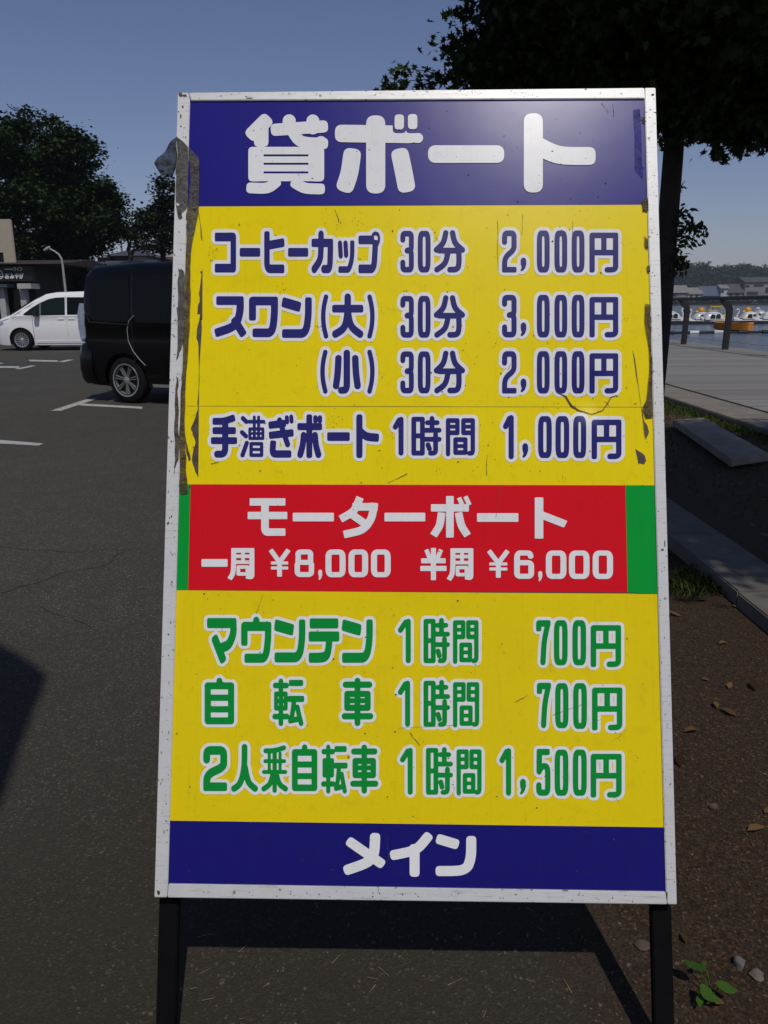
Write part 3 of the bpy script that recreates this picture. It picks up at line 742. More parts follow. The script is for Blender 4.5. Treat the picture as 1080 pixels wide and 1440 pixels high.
# chips and grime on the aluminium rails
def chip(x, y, rx_, ry_):
    n = rng.randint(5, 8); a0 = rng.random() * 6
    mb.add([uv(x + math.cos(a0 + 6.283 * i / n) * rx_ * rng.uniform(.5, 1.2), y + math.sin(a0 + 6.283 * i / n) * ry_ * rng.uniform(.5, 1.2), .0004) for i in range(n)], [tuple(range(n))])
for i in range(70):
    y = rng.uniform(140, 700) if i < 40 else rng.uniform(700, 1255); chip(lx(y) - rng.uniform(3, 16), y, rng.uniform(.4, 1.3), rng.uniform(.5, 2.4))
for i in range(50): y = rng.uniform(140, 1255); chip(rx(y) + rng.uniform(2, 14), y, rng.uniform(.4, 1.1), rng.uniform(.4, 1.6))
for i in range(26): x = rng.uniform(270, 900); chip(x, 130 + 8 * rng.random() - (x - 270) * .0098, rng.uniform(.5, 2), rng.uniform(.3, .9))
for i in range(40): x = rng.uniform(240, 930); chip(x, 1248 + 10 * rng.random() + (x - 240) * .0155, rng.uniform(.4, 1.4), rng.uniform(.3, 1.6))
for x, y, a_, b_ in ((254, 133, 4, 3), (259, 134.5, 4, 2.4), (257, 150, 1.6, 3), (254, 164, 1.2, 4), (351, 138, 6, 1.4), (251, 240, 1, 3), (932, 773, 3, 2), (935, 765, 1, 5), (223, 1255, 2.5, 4), (938, 1258, 1.2, 6), (918, 133, 3, 2), (922, 158, 3, .8)): chip(x, y, a_, b_)
# joint between two sheets of vinyl across the upper band
n = 30; pts = [(262 + (918 - 262) * i / n, 571 + 1.5 * i / n) for i in range(n + 1)]
mb.add(*ribbon(pts, [rng.uniform(.35, .8) for _ in pts], W_SHEET + .0003))
sc = mb.build('scuff_marks', mat_plain('scuff_grime', (0.06, 0.043, 0.018), 0.7, var=0.6, scale=80), sign); sc['kind'] = 'stuff'
# ================================================================ ground, water, deck
SHORE_X = 9.55; FAR_Y = 420.0; WATER_Z = -0.5
def ground_material():
    m, nt, b = newmat('ground'); t = N(nt, 'ShaderNodeNewGeometry'); v = t.outputs['Position']
    sep = N(nt, 'ShaderNodeSeparateXYZ'); nt.links.new(v, sep.inputs[0])
    n1 = noise(nt, v, 0.55, 6, .6); n2 = noise(nt, v, 5, 6, .65); n3 = noise(nt, v, 160, 3, .7); n4 = noise(nt, v, 38, 5, .7)
    vo = N(nt, 'ShaderNodeTexVoronoi'); vo.inputs['Scale'].default_value = 200; nt.links.new(v, vo.inputs['Vector'])
    sepc = N(nt, 'ShaderNodeSeparateColor'); nt.links.new(vo.outputs['Color'], sepc.inputs[0])
    agg = ramp(nt, sepc.outputs[0], [(0, (.6, .6, .6)), (.5, (.85, .85, .85)), (.82, (1.3, 1.29, 1.25)), (.95, (1.9, 1.85, 1.7)), (1, (3.6, 3.5, 3.2))]).outputs[0]
    base = mixc(nt, n1, (.044, .041, .034), (.086, .080, .066))
    asph = mixc(nt, 1.0, base, agg, 'MULTIPLY')
    asph = mixc(nt, math_(nt, 'MULTIPLY', ramp(nt, n2, [(.35, (0, 0, 0)), (.75, (1, 1, 1))]).outputs[0], .6), asph, (.046, .043, .038))
    # fine rusty dust drifting in from the soil on the right
    soil = mixc(nt, n4, (.018, .0115, .006), (.066, .040, .021))
    soil = mixc(nt, 1.0, soil, ramp(nt, sepc.outputs[1], [(0, (.4, .4, .4)), (.7, (1, 1, 1)), (.95, (1.7, 1.6, 1.5)), (1, (3, 2.8, 2.6))]).outputs[0], 'MULTIPLY')
    x = math_(nt, 'ADD', sep.outputs[0], math_(nt, 'MULTIPLY', math_(nt, 'SUBTRACT', n2, .5), .9))
    near = N(nt, 'ShaderNodeMapRange'); near.inputs['From Min'].default_value = .25; near.inputs['From Max'].default_value = .62
    nt.links.new(x, near.inputs[0])
    dust = N(nt, 'ShaderNodeMapRange'); dust.inputs['From Min'].default_value = -1.5; dust.inputs['From Max'].default_value = .6; dust.inputs['To Max'].default_value = .42
    nt.links.new(x, dust.inputs[0])
    yf = N(nt, 'ShaderNodeMapRange'); yf.inputs['From Min'].default_value = 2.2; yf.inputs['From Max'].default_value = 4.5; yf.inputs['To Min'].default_value = 1; yf.inputs['To Max'].default_value = .25
    nt.links.new(sep.outputs[1], yf.inputs[0])
    c = mixc(nt, math_(nt, 'MULTIPLY', dust.outputs[0], math_(nt, 'MULTIPLY', yf.outputs[0], ramp(nt, n4, [(.35, (0, 0, 0)), (.6, (1, 1, 1))]).outputs[0])), asph, (.050, .036, .022))
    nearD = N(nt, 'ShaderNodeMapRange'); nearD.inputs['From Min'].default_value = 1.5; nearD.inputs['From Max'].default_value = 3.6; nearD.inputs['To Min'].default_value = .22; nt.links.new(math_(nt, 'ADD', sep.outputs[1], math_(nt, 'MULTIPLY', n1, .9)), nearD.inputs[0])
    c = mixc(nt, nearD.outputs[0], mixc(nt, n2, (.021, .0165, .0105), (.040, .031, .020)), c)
    yb = N(nt, 'ShaderNodeMapRange'); yb.inputs['From Min'].default_value = 9; yb.inputs['From Max'].default_value = 12; yb.inputs['To Min'].default_value = 1; yb.inputs['To Max'].default_value = 1
    c = mixc(nt, near.outputs[0], c, soil)
    # beyond the kerb the soil is dark humus
    hum = N(nt, 'ShaderNodeMapRange'); hum.inputs['From Min'].default_value = 1.65; hum.inputs['From Max'].default_value = 1.95
    nt.links.new(x, hum.inputs[0])
    c = mixc(nt, hum.outputs[0], c, mixc(nt, n4, (.022, .015, .007), (.092, .062, .030)))
    nt.links.new(c, b.inputs['Base Color']); b.inputs['Roughness'].default_value = .92; b.inputs['Specular IOR Level'].default_value = .25
    hh = math_(nt, 'ADD', math_(nt, 'MULTIPLY', vo.outputs['Distance'], .5), math_(nt, 'MULTIPLY', n3, .5))
    hh = math_(nt, 'ADD', hh, math_(nt, 'MULTIPLY', math_(nt, 'MULTIPLY', n4, near.outputs[0]), 3.0))
    bump(nt, b, hh, .6, .006)
    return m
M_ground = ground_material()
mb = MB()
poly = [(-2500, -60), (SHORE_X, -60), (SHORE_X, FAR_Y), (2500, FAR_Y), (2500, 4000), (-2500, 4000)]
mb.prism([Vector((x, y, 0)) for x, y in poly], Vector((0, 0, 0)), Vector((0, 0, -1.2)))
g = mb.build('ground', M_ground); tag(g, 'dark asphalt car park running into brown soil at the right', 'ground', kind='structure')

m, nt, b = newmat('lake_water'); v = N(nt, 'ShaderNodeNewGeometry').outputs['Position']
mp = N(nt, 'ShaderNodeMapping'); mp.inputs['Scale'].default_value = (.5, 1.6, 1); nt.links.new(v, mp.inputs[0])
w1 = noise(nt, mp.outputs[0], 1.3, 4, .6); w2 = noise(nt, mp.outputs[0], .11, 3, .5)
nt.links.new(mixc(nt, w2, (.016, .026, .040), (.028, .042, .060)), b.inputs['Base Color'])
b.inputs['Roughness'].default_value = .16; b.inputs['IOR'].default_value = 1.33
bump(nt, b, w1, .9, .12); M_water = m
mb = MB(); mb.add([(SHORE_X - .5, -60, WATER_Z), (2500, -60, WATER_Z), (2500, FAR_Y + 2, WATER_Z), (SHORE_X - .5, FAR_Y + 2, WATER_Z)], [(0, 1, 2, 3)])
tag(mb.build('water', M_water), 'blue grey rippled lake beyond the boardwalk railing', 'lake', kind='structure')

# painted parking marks, given by the ground points seen in the photo
M_paint, nt, b = newmat('road_paint'); v = N(nt, 'ShaderNodeNewGeometry').outputs['Position']
wr = ramp(nt, noise(nt, v, 16, 7, .75), [(.53, (1, 1, 1)), (.62, (.25, .25, .25)), (.70, (0, 0, 0))]).outputs[0]
nt.links.new(mixc(nt, wr, (.06, .058, .05), mixc(nt, noise(nt, v, 4, 4), (.36, .36, .34), (.50, .50, .47))), b.inputs['Base Color']); b.inputs['Roughness'].default_value = .85
def marking(pxs, z=.004):
    mb = MB(); mb.add([G(x, y, z) for x, y in pxs], [tuple(range(len(pxs)))])
    o = mb.build('parking_line', M_paint); o['kind'] = 'structure'; o['label'] = 'worn white parking line on the asphalt'; return o
marking([(71, 577.5), (86, 577.5), (137, 560.5), (124, 560.5)])
marking([(110, 567), (112, 570), (200, 574.8), (200, 572)])
marking([(-20, 617), (-20, 622.5), (54, 626.5), (62, 623.5)])
marking([(-30, 514.6), (-30, 517), (26, 517.4), (28, 515)])
marking([(20, 518.8), (28, 519.2), (51, 514.4), (44, 513.8)], .008)
marking([(40, 505.8), (42, 508), (80, 508.8), (82, 506.8)])
marking([(80, 509), (90, 509.2), (104.5, 505.8), (96, 505.6)], .008)
marking([(-20, 511), (-10, 512.6), (6, 511), (0, 510)])
# cracks in the asphalt: shallow dark fissures
M_crack = mat_plain('crack_dirt', (.026, .025, .022), .95)
def crack(pxs, w, seed):
    r_ = random.Random(seed); mb = MB(); pts = []
    for (a, b_) in zip(pxs[:-1], pxs[1:]):
        A, B = G(*a), G(*b_); n = max(3, int((B - A).length / .09))
        for i in range(n): pts.append(A.lerp(B, i / n) + Vector((r_.gauss(0, .014), r_.gauss(0, .014), 0)))
    vs = []; fs = []
    for i, p in enumerate(pts):
        d = (pts[min(i + 1, len(pts) - 1)] - pts[max(i - 1, 0)]).normalized(); nn = Vector((-d.y, d.x, 0)); ww = w * .55 * r_.uniform(.35, 1.2)
        vs += [p + nn * ww + Vector((0, 0, .0025)), p - nn * ww + Vector((0, 0, .0025))]
        if i: fs.append((2 * i - 2, 2 * i - 1, 2 * i + 1, 2 * i))
    mb.add(vs, fs); o = mb.build('asphalt_crack', M_crack); o['kind'] = 'structure'
crack([(-30, 766), (40, 772), (110, 777), (165, 774), (215, 770)], .006, 1)
crack([(165, 776), (150, 795), (90, 806), (30, 826), (-20, 842)], .006, 2)
crack([(55, 855), (90, 868), (130, 884), (160, 892)], .004, 3)
crack([(190, 645), (215, 642), (240, 640)], .006, 4)

# boardwalk: planks laid across, running along the lake
m, nt, b = newmat('weathered_planks'); v = N(nt, 'ShaderNodeNewGeometry').outputs['Position']
mp = N(nt, 'ShaderNodeMapping'); mp.inputs['Scale'].default_value = (.6, 9, 1); nt.links.new(v, mp.inputs[0])
a = noise(nt, mp.outputs[0], 3, 6, .7)
sep = N(nt, 'ShaderNodeSeparateXYZ'); nt.links.new(v, sep.inputs[0])
wv = math_(nt, 'FRACT', math_(nt, 'MULTIPLY', sep.outputs[1], 1 / .145))
gap = ramp(nt, wv, [(0, (0, 0, 0)), (.03, (0, 0, 0)), (.06, (1, 1, 1)), (.95, (1, 1, 1)), (1, (0, 0, 0))]).outputs[0]
pid = N(nt, 'ShaderNodeTexWhiteNoise', noise_dimensions='1D'); nt.links.new(math_(nt, 'FLOOR', math_(nt, 'MULTIPLY', sep.outputs[1], 1 / .145)), pid.inputs['W'])
c = mixc(nt, a, (.16, .152, .135), (.33, .315, .285))
c = mixc(nt, math_(nt, 'MULTIPLY', pid.outputs['Value'], .65), c, (.12, .108, .092))
c = mixc(nt, 1.0, c, mixc(nt, gap, (.35, .35, .35), (1, 1, 1)), 'MULTIPLY')
nt.links.new(c, b.inputs['Base Color']); b.inputs['Roughness'].default_value = .85; bump(nt, b, gap, .4, .01); M_deck = m
M_conc = mat_plain('old_concrete', (.19, .165, .13), .9, var=.25, scale=4, bumps=.3)
M_kerb = mat_plain('kerb_stone', (.118, .105, .085), .9, var=.3, scale=5, bumps=.4)
DZ = .07
mb = MB(); mb.box(4.345, SHORE_X - .02, -20, 260, -.3, DZ)
tag(mb.build('boardwalk', M_deck), 'weathered grey plank boardwalk along the lake', 'boardwalk', kind='structure')
mb = MB(); mb.box(SHORE_X - .015, SHORE_X + .12, -20, 260, -.6, DZ - .06)
tag(mb.build('boardwalk_edge', mat_plain('deck_edge_timber', (.03, .027, .024), .8)), 'dark edge beam of the boardwalk', 'edge beam', kind='structure')
mb = MB(); mb.box(3.78, 4.33, -20, 60, -.1, .058)
tag(mb.build('concrete_strip', M_conc, bevel=.01), 'brownish concrete strip between soil and boardwalk', 'strip', kind='structure')

# kerb of long stones
KZ = .065; kx0 = (G(945, 757, KZ).x + G(1080, 869, KZ).x) / 2; kx1 = (G(940, 695, KZ).x + G(1080, 800, KZ).x) / 2
ys = [-6, -4.2, -2.4, -.6, 1.2, 3.25, 4.15, 6.6]
for i, (y0, y1) in enumerate(zip(ys[:-1], ys[1:])):
    if y1 < 2: continue
    mb = MB(); mb.box(kx0 + .004 * (i % 2), kx1, y0 + .003, y1 - .003, -.08, KZ + .003 * (i % 2)); o = mb.build('kerb_stone', M_kerb, bevel=.006)
    o['kind'] = 'structure'
# low slab on two blocks between kerb and boardwalk
sl = empty('stone_slab', G(1000, 616, 0)); tag(sl, 'low grey stone slab lying on the soil beside the boardwalk', 'slab')
cs = [G(946, 590, .09), G(990, 587, .09), G(1082, 637.5, .09), G(1028, 645.5, .09)]
mb = MB(); mb.prism([p - sl.location for p in cs], Vector((0, 0, 0)), Vector((0, 0, -.065))); mb.build('slab_top', mat_plain('weathered_slab', (.26, .215, .16), .9, var=.3, scale=3), sl, bevel=.008)
for t in (.15, .85):
    c0 = cs[0].lerp(cs[3], t); c1 = cs[1].lerp(cs[2], t); mid = (c0 + c1) / 2 - sl.location
    mb = MB(); mb.box(mid.x - .14, mid.x + .14, mid.y - .1, mid.y + .1, -.03, mid.z - .066); mb.build('block', M_kerb, sl)

# ---------------------------------------------------------------- railing
M_rail = mat_plain('dark_brown_railing', (.014, .012, .011), .5, var=.3)
def cable_railing():
    p1 = G(951, 484, DZ); p2 = G(1031, 491.5, DZ)
    X = (p1.x + p2.x) / 2; y2 = p2.y; y1 = p1.y; dy = y1 - y2
    root = empty('lakeside_railing', (X, y2, DZ)); tag(root, 'dark boardwalk railing with bent posts along the lake', 'railing')
    topz = (AT(1031, 419.6, y2).z + AT(951, 421.2, y1).z) / 2 - DZ
    k0 = -4; k1 = 9
    for k in range(k0, k1):
        y = k * dy; mb = MB()
        # flat post, leaning inward at the top
        prof = [(-.07, 0), (-.05, topz * .70), (-.07, topz * .80), (-.20, topz * .93), (-.27, topz - .02), (-.14, topz - .02), (.03, topz * .90), (.09, topz * .80), (.09, topz * .66), (.07, 0)]
        mb.prism([Vector((px_, y - .05, pz)) for px_, pz in prof], Vector((0, 0, 0)), Vector((0, .10, 0)))
        mb.build('post', M_rail, root)
    mb = MB(); mb.tube([(-.19, (k0 - .5) * dy, topz + .01), (-.19, (k1 - .5) * dy, topz + .01)], .048, 10); mb.build('handrail', M_rail, root, smooth=True)
    for z in (.16, .34, .52, .70, .88):
        mb = MB(); mb.tube([(.0, (k0 - .5) * dy, z * topz), (.0, (k1 - .5) * dy, z * topz)], .004, 5); mb.build('cable', mat_rcable, root)
mat_rcable = mat_plain('railing_cable', (.05, .05, .05), .4, metal=.8)
cable_railing()

# ---------------------------------------------------------------- minivans
def wheel(parent, x, y, side, R_, spokes, rim_mat, tyre_mat, double=False, rim_r=.62):
    """side = -1: outer face towards -y"""
    w = .20; pr = [(R_ * .60, -w / 2), (R_ * .70, -w / 2 - .004), (R_ * .86, -w / 2), (R_ * .97, -w / 2 + .022), (R_, -w / 2 + .05), (R_, w / 2 - .05), (R_ * .9, w / 2), (R_ * .6, w / 2)]
    mb = MB(); mb.lathe([(r, h * (1 if side < 0 else -1)) for r, h in pr], 40)
    t = mb.build('tyre', tyre_mat, parent, smooth=True); t.location = (x, y, R_)
    o = side * (w / 2)
    mb = MB(); rr = R_ * rim_r
    mb.lathe([(rr, o), (rr + .006, o - side * .0), (rr + .002, o + side * .006), (rr - .018, o + side * .002), (rr - .03, o - side * .05)], 40)
    mb.lathe([(0.001, o - side * .055), (rr, o - side * .055)], 32, mi=1)
    for k in range(spokes):
        a = 2 * math.pi * (k + .25) / spokes
        for dd in ((-.13, .13) if double else (0,)):
            a1 = a + dd * .7; a0 = a + dd * 1.5
            p0 = Vector((math.cos(a0) * .045, o - side * .012, math.sin(a0) * .045)); p1 = Vector((math.cos(a1) * (rr - .008), o - side * .006, math.sin(a1) * (rr - .008)))
            wd = (.0045 if double else .011)
            tn = (p1 - p0).normalized().cross(Vector((0, 1, 0))) * wd
            mb.prism([p0 + tn * .8, p0 - tn * .8, p1 - tn * 1.2, p1 + tn * 1.2], Vector((0, -side * .03, 0)), Vector((0, side * .003, 0)))
    mb.lathe([(.001, o + side * .004), (.03, o + side * .002), (.05, o - side * .012)], 20)
    mb.build('rim', [rim_mat, M_dark], t, smooth=True)
M_dark = mat_plain('wheel_dark_plastic', (.006, .006, .006), .7)  # near-black plastic behind the spokes and under the body
M_tyre = mat_plain('tyre_rubber', (.006, .006, .006), .9, spec=.2)
M_chrome = mat_plain('polished_alloy', (.36, .36, .355), .3, metal=.6, var=.04)
M_silver = mat_plain('silver_wheel_paint', (.45, .45, .46), .32, metal=.7, var=.05)
def mat_glass(name, col=(.006, .007, .007)):
    m, nt, b = newmat(name); b.inputs['Base Color'].default_value = (*col, 1); b.inputs['Roughness'].default_value = .03
    b.inputs['Specular IOR Level'].default_value = .12; return m
M_glass = mat_glass('tinted_car_glass'); M_glass2 = mat_glass('green_tint_car_glass', (.010, .018, .016))
M_trim = mat_plain('black_trim', (.01, .01, .01), .5)
M_white_car = mat_plain('white_car_paint', (.80, .80, .80), .35, var=.01, coat=.6)
M_black_car = mat_plain('black_car_paint', (.0016, .0016, .0019), .25, var=.02, coat=.25, spec=.2)
M_lamp_clear = mat_plain('clear_lamp', (.30, .34, .44), .12, var=.25, scale=25, coat=1)
M_lamp_red = mat_plain('red_lamp', (.25, .01, .01), .15, coat=1)
def loft(mb, rings, mi=0, cap=True):
    n = len(rings[0]); vs = [p for r in rings for p in r]; fs = []
    for i in range(len(rings) - 1):
        for k in range(n): fs.append((i * n + k, i * n + (k + 1) % n, (i + 1) * n + (k + 1) % n, (i + 1) * n + k))
    if cap: fs += [tuple(range(n))[::-1], tuple(range((len(rings) - 1) * n, len(rings) * n))]
    mb.add(vs, fs, mi)
def interp(tab, x):
    if x <= tab[0][0]: return tab[0][1]
    for (a, va), (b, vb) in zip(tab[:-1], tab[1:]):
        if x <= b: return va + (vb - va) * (x - a) / (b - a)
    return tab[-1][1]
def minivan(name, loc, rz, P):
    root = empty(name, loc, rz)
    top, wid, xw = P['top'], P['wid'], P['wheels']; RW = P['R']; RA = RW + .055; belt = P['belt']; tum = P['tum']
    def half(x, z):
        w = interp(wid, x); zt = interp(top, x)
        f = 0
        if z > belt: f = tum * (z - belt)
        if z < .42: f += (.42 - z) * .16
        f += .012 * math.cos((z - .72) * 5) * -1 + .012 if z < belt else 0
        e = zt - z
        if e < .09: f += (.09 - e) ** 2 / .09 * 1.0
        return w - f
    def zb(x):
        z = P['sill'] + .05 * max(0, (abs(x) - 2.0) / .4)
        for xc in xw:
            d = abs(x - xc)
            if d < RA: z = max(z, RW + math.sqrt(RA * RA - d * d) * .98)
        return z
    xs = set(np.linspace(P['x0'], P['x1'], 46).tolist() + [t[0] for t in top])
    for xc in xw: xs |= set((xc + RA * math.cos(a)) for a in np.linspace(0, math.pi, 25)) | {xc + RA + .001, xc - RA - .001}
    xs = sorted(xs); mb = MB(); rows = []
    for x in xs:
        zt = interp(top, x); z0 = zb(x)
        lv = [z0, z0 + .03, (z0 + .62) / 2 if z0 < .6 else z0 + .04, max(.66, z0 + .05), .85, belt - .02, belt, belt + .2, belt + .4, zt - .09, zt - .05, zt - .02, zt - .004]
        lv = [min(max(z, z0 + .002 * i), zt - .004 - .0004 * (len(lv) - 1 - i)) for i, z in enumerate(lv)]
        pr = [(-half(x, z), z) for z in lv]
        wt = half(x, lv[-1])
        mid = [(-wt * .75, zt + .004), (0, zt + .016), (wt * .75, zt + .004)]
        full = pr + mid + [(-y, z) for y, z in pr[::-1]]
        rows.append([(x, y, z) for y, z in full])
    n = len(rows[0]); vs = [p for r in rows for p in r]; fs = []
    for i in range(len(rows) - 1):
        for k in range(n - 1): fs.append((i * n + k, i * n + k + 1, (i + 1) * n + k + 1, (i + 1) * n + k))
    fs += [tuple(range(n)), tuple(range((len(rows) - 1) * n, len(rows) * n))[::-1]]
    mb.add(vs, fs); mb.build('body', P['paint'], root, smooth=True)
    mb = MB(); mb.box(P['x0'] + .15, P['x1'] - .15, -.62, .62, .2, .75); mb.build('underbody', M_dark, root)
    def panel(pname, pts, mat, off=.004, th=.003, sides=(-1, 1), parent=None, lab=None):
        for s_ in sides:
            mb = MB(); A = [Vector((x, s_ * (half(x, z) + off), z)) for x, z in pts]; B = [Vector((x, s_ * (half(x, z) + off - th - .01), z)) for x, z in pts]
            k = len(A); mb.add(A + B, [tuple(range(k))] + [(i, (i + 1) % k, k + (i + 1) % k, k + i) for i in range(k)])
            o = mb.build(pname, mat, parent or root)
            if lab: o['label'] = lab
    for pname, pts, mat, off in P['panels']: panel(pname, pts, mat, off)
    for x, z0, z1 in P['seams']:
        k = 8; zs = [z0 + (z1 - z0) * i / k for i in range(k + 1)]
        panel('door_seam', [(x - .005, z) for z in zs] + [(x + .005, z) for z in zs[::-1]], M_trim, .002)
    # windscreen and rear window over the profile
    for pname, xa, xb, ins in P['ends']:
        mb = MB(); vs = []; fs = []
        k = 10
        for i in range(k + 1):
            x = xa + (xb - xa) * i / k; zt = interp(top, x) + .012
            w = half(x, zt - .10) - ins
            nx = .006 if xa > 0 else -.006
            vs += [(x + nx, -w, zt + .004), (x + nx, 0, zt + .018), (x + nx, w, zt + .004)]
            if i:
                b0 = 3 * (i - 1); fs += [(b0, b0 + 1, b0 + 4, b0 + 3), (b0 + 1, b0 + 2, b0 + 5, b0 + 4)]
        mb.add(vs, fs); mb.build(pname, M_glass, root, smooth=True)
    for s_ in (-1, 1):
        hx, hz = P['handles']
        for x in hx:
            mb = MB(); y = s_ * (half(x, hz) + .012); mb.box(x - .1, x + .1, y - .012, y + .012, hz - .017, hz + .017); mb.build('door_handle', P['handle_mat'], root, bevel=.008)
        mx, mz = P['mirror']; y = s_ * (half(mx, mz) + .13)
        mb = MB(); mb.box(mx - .07, mx + .07, y - .11, y + .11, mz - .075, mz + .085); mb.box(mx - .03, mx + .03, y - s_ * .14 - .03, y - s_ * .14 + .03, mz - .06, mz - .02)
        mb.build('wing_mirror', P['mirror_mat'], root, bevel=.03)
        for xc in xw:
            wheel(root, xc, s_ * (interp(wid, xc) - .115), s_, RW, P['spokes'], P['rim'], M_tyre, P['double'], P.get('rim_r', .64))
    for o in P['extra']: o(root, half)
    return root
def plate(x):
    def f(root, half):
        mb = MB(); mb.box(x - .006, x + .006, -.165, .165, .5, .665); mb.build('number_plate', mat_plain('plate_white', (.7, .7, .68), .5), root)
    return f
def bumper_block(x0, x1, z0, z1, w, mat, nm):
    def f(root, half):
        mb = MB(); mb.box(x0, x1, -w, w, z0, z1); mb.build(nm, mat, root, bevel=.02)
    return f
# white minivan across the car park, nose to the left
PW = dict(x0=-2.38, x1=2.40, R=.325, wheels=(1.43, -1.42), sill=.165, belt=1.02, tum=.24, paint=M_white_car,
    top=[(-2.38, .75), (-2.37, 1.06), (-2.25, 1.48), (-2.08, 1.66), (-1.6, 1.72), (-.6, 1.74), (.3, 1.72), (.62, 1.67), (.95, 1.52), (1.72, 1.06), (1.95, 1.00), (2.2, .90), (2.33, .76), (2.40, .52)],
    wid=[(-2.38, .74), (-2.2, .83), (-1.6, .865), (1.3, .865), (1.8, .83), (2.15, .73), (2.32, .58), (2.40, .42)],
    panels=[('side_window', [(.03, 1.05), (.03, 1.57), (.30, 1.56), (.52, 1.52), (.76, 1.42), (.76, 1.04)], M_glass2, .004),
            ('quarter_window', [(.80, 1.035), (.80, 1.40), (1.05, 1.26), (1.30, 1.08), (1.24, 1.045)], M_glass2, .004),
            ('side_window', [(-1.16, 1.06), (-1.16, 1.56), (-.03, 1.57), (-.03, 1.055)], M_glass, .004),
            ('side_window', [(-2.12, 1.09), (-2.02, 1.52), (-1.24, 1.60), (-1.24, 1.065)], M_glass, .004),
            ('window_trim', [(.765, 1.04), (.765, 1.42), (.795, 1.405), (.795, 1.04)], M_trim, .004),
            ('headlight', [(1.93, .83), (2.02, .90), (2.24, .84), (2.34, .70), (2.30, .66), (2.1, .74)], M_lamp_clear, .012),
            ('tail_lamp', [(-2.34, .8), (-2.30, 1.28), (-2.20, 1.28), (-2.16, .82)], M_lamp_red, .008),
            ('side_skirt', [(-1.0, .225), (-1.0, .30), (1.0, .30), (1.0, .225)], M_white_car, .014)],
    seams=[(1.03, .33, 1.03), (0.0, .33, 1.6), (-1.2, .8, 1.58)], ends=[('windscreen', .70, 1.66, .05), ('rear_window', -2.36, -2.12, .10)],
    handles=((.17, -.15), .93), handle_mat=M_white_car, mirror=(.86, 1.09), mirror_mat=M_trim, spokes=15, rim=M_silver, double=False, rim_r=.66,
    extra=[plate(2.40), bumper_block(2.2, 2.385, .18, .30, .5, M_trim, 'front_grille')])
wc = G(30.5, 493.3)
o = minivan('parked_minivan', (wc.x + 1.43 + .06, wc.y + .80, 0), math.pi, PW)
tag(o, 'white minivan with multi-spoke wheels parked across the lot, nose to the left', 'minivan')
def rear_corner(root, half):
    for s_ in (-1, 1):
        mb = MB(); pr = [(-2.175, .84), (-2.20, 1.0), (-2.195, 1.18), (-2.135, 1.34), (-2.09, 1.20), (-2.095, .86), (-2.14, .81)]
        mb.prism([Vector((x, s_ * .62, z)) for x, z in pr], Vector((0, 0, 0)), Vector((0, s_ * .245, 0))); mb.build('tail_lamp', M_lamp_clear, root, bevel=.012)
    plan = [(-2.0, .872), (-2.18, .87), (-2.27, .82), (-2.32, .70), (-2.335, .5)]
    plan = plan + [(x, -y) for x, y in plan[::-1]]
    mb = MB(); loft(mb, [[(x * (1 - .012 * k), y * (1 - .03 * k), z) for x, y in plan] for z, k in ((.25, 1.6), (.31, .5), (.45, 0), (.64, .2), (.76, .8), (.80, 2.2))]); mb.build('rear_bumper', M_black_car, root, smooth=True)
# black minivan, tail to the left, half hidden behind the price board
PB = dict(x0=-2.16, x1=2.35, R=.315, wheels=(1.42, -1.44), sill=.23, belt=1.04, tum=.13, paint=M_black_car,
    top=[(-2.16, .62), (-2.155, 1.0), (-2.12, 1.5), (-2.06, 1.74), (-1.95, 1.815), (-1.2, 1.845), (.4, 1.835), (.8, 1.77), (1.1, 1.6), (1.75, 1.12), (2.05, 1.03), (2.25, .93), (2.33, .72), (2.35, .5)],
    wid=[(-2.16, .80), (-2.09, .855), (-1.85, .865), (1.5, .865), (2.0, .84), (2.22, .76), (2.35, .6)],
    panels=[('side_window', [(-1.97, 1.13), (-2.01, 1.66), (-1.30, 1.68), (-1.27, 1.08), (-1.9, 1.10)], M_glass, .004),
            ('side_window', [(-1.20, 1.08), (-1.22, 1.68), (-.12, 1.69), (-.12, 1.06)], M_glass, .004),
            ('side_window', [(-.05, 1.06), (-.05, 1.69), (.45, 1.69), (.75, 1.62), (1.05, 1.30), (1.1, 1.06)], M_glass, .004),
            ('headlight', [(1.95, .85), (2.0, .98), (2.25, .90), (2.31, .74)], M_lamp_clear, .012),
            ('side_skirt', [(-1.0, .235), (-1.0, .275), (1.0, .275), (1.0, .235)], M_silver, .012),
            ('window_trim', [(-2.00, 1.075), (-2.03, 1.15), (-2.015, 1.155), (-1.985, 1.09), (-1.3, 1.055), (-1.3, 1.045)], M_trim, .006)],
    seams=[(-1.25, .4, 1.7), (-.08, .3, 1.7), (1.12, .4, 1.1)], ends=[('windscreen', .92, 1.7, .05), ('rear_window', -2.15, -2.08, .12)],
    handles=((-.25, .15), .93), handle_mat=M_black_car, mirror=(.95, 1.12), mirror_mat=M_black_car, spokes=7, rim=M_chrome, double=True, rim_r=.70,
    extra=[plate(-2.345), rear_corner, bumper_block(-2.16, -2.02, 1.755, 1.80, .66, M_black_car, 'roof_spoiler')])
def strip(root, half):      # curved light reflection on the body side, drawn as a pale tube
    pts = [(-1.20, 1.17), (-1.29, 1.10), (-1.335, .98), (-1.325, .84), (-1.26, .71), (-1.16, .60), (-1.07, .52)]
    mb = MB(); mb.tube([Vector((x, -(half(x, z) + .003), z)) for x, z in pts], .0055, 6); mb.build('reflection_tube', mat_plain('reflection_grey', (.26, .26, .25), .5), root, smooth=True)
PB['extra'].append(strip)
bw = G(180, 567.5); yaw = math.radians(-25)
ax = Vector((math.cos(yaw), math.sin(yaw), 0)); ay = Vector((-math.sin(yaw), math.cos(yaw), 0))
bl = bw + ax * 1.44 + ay * .85
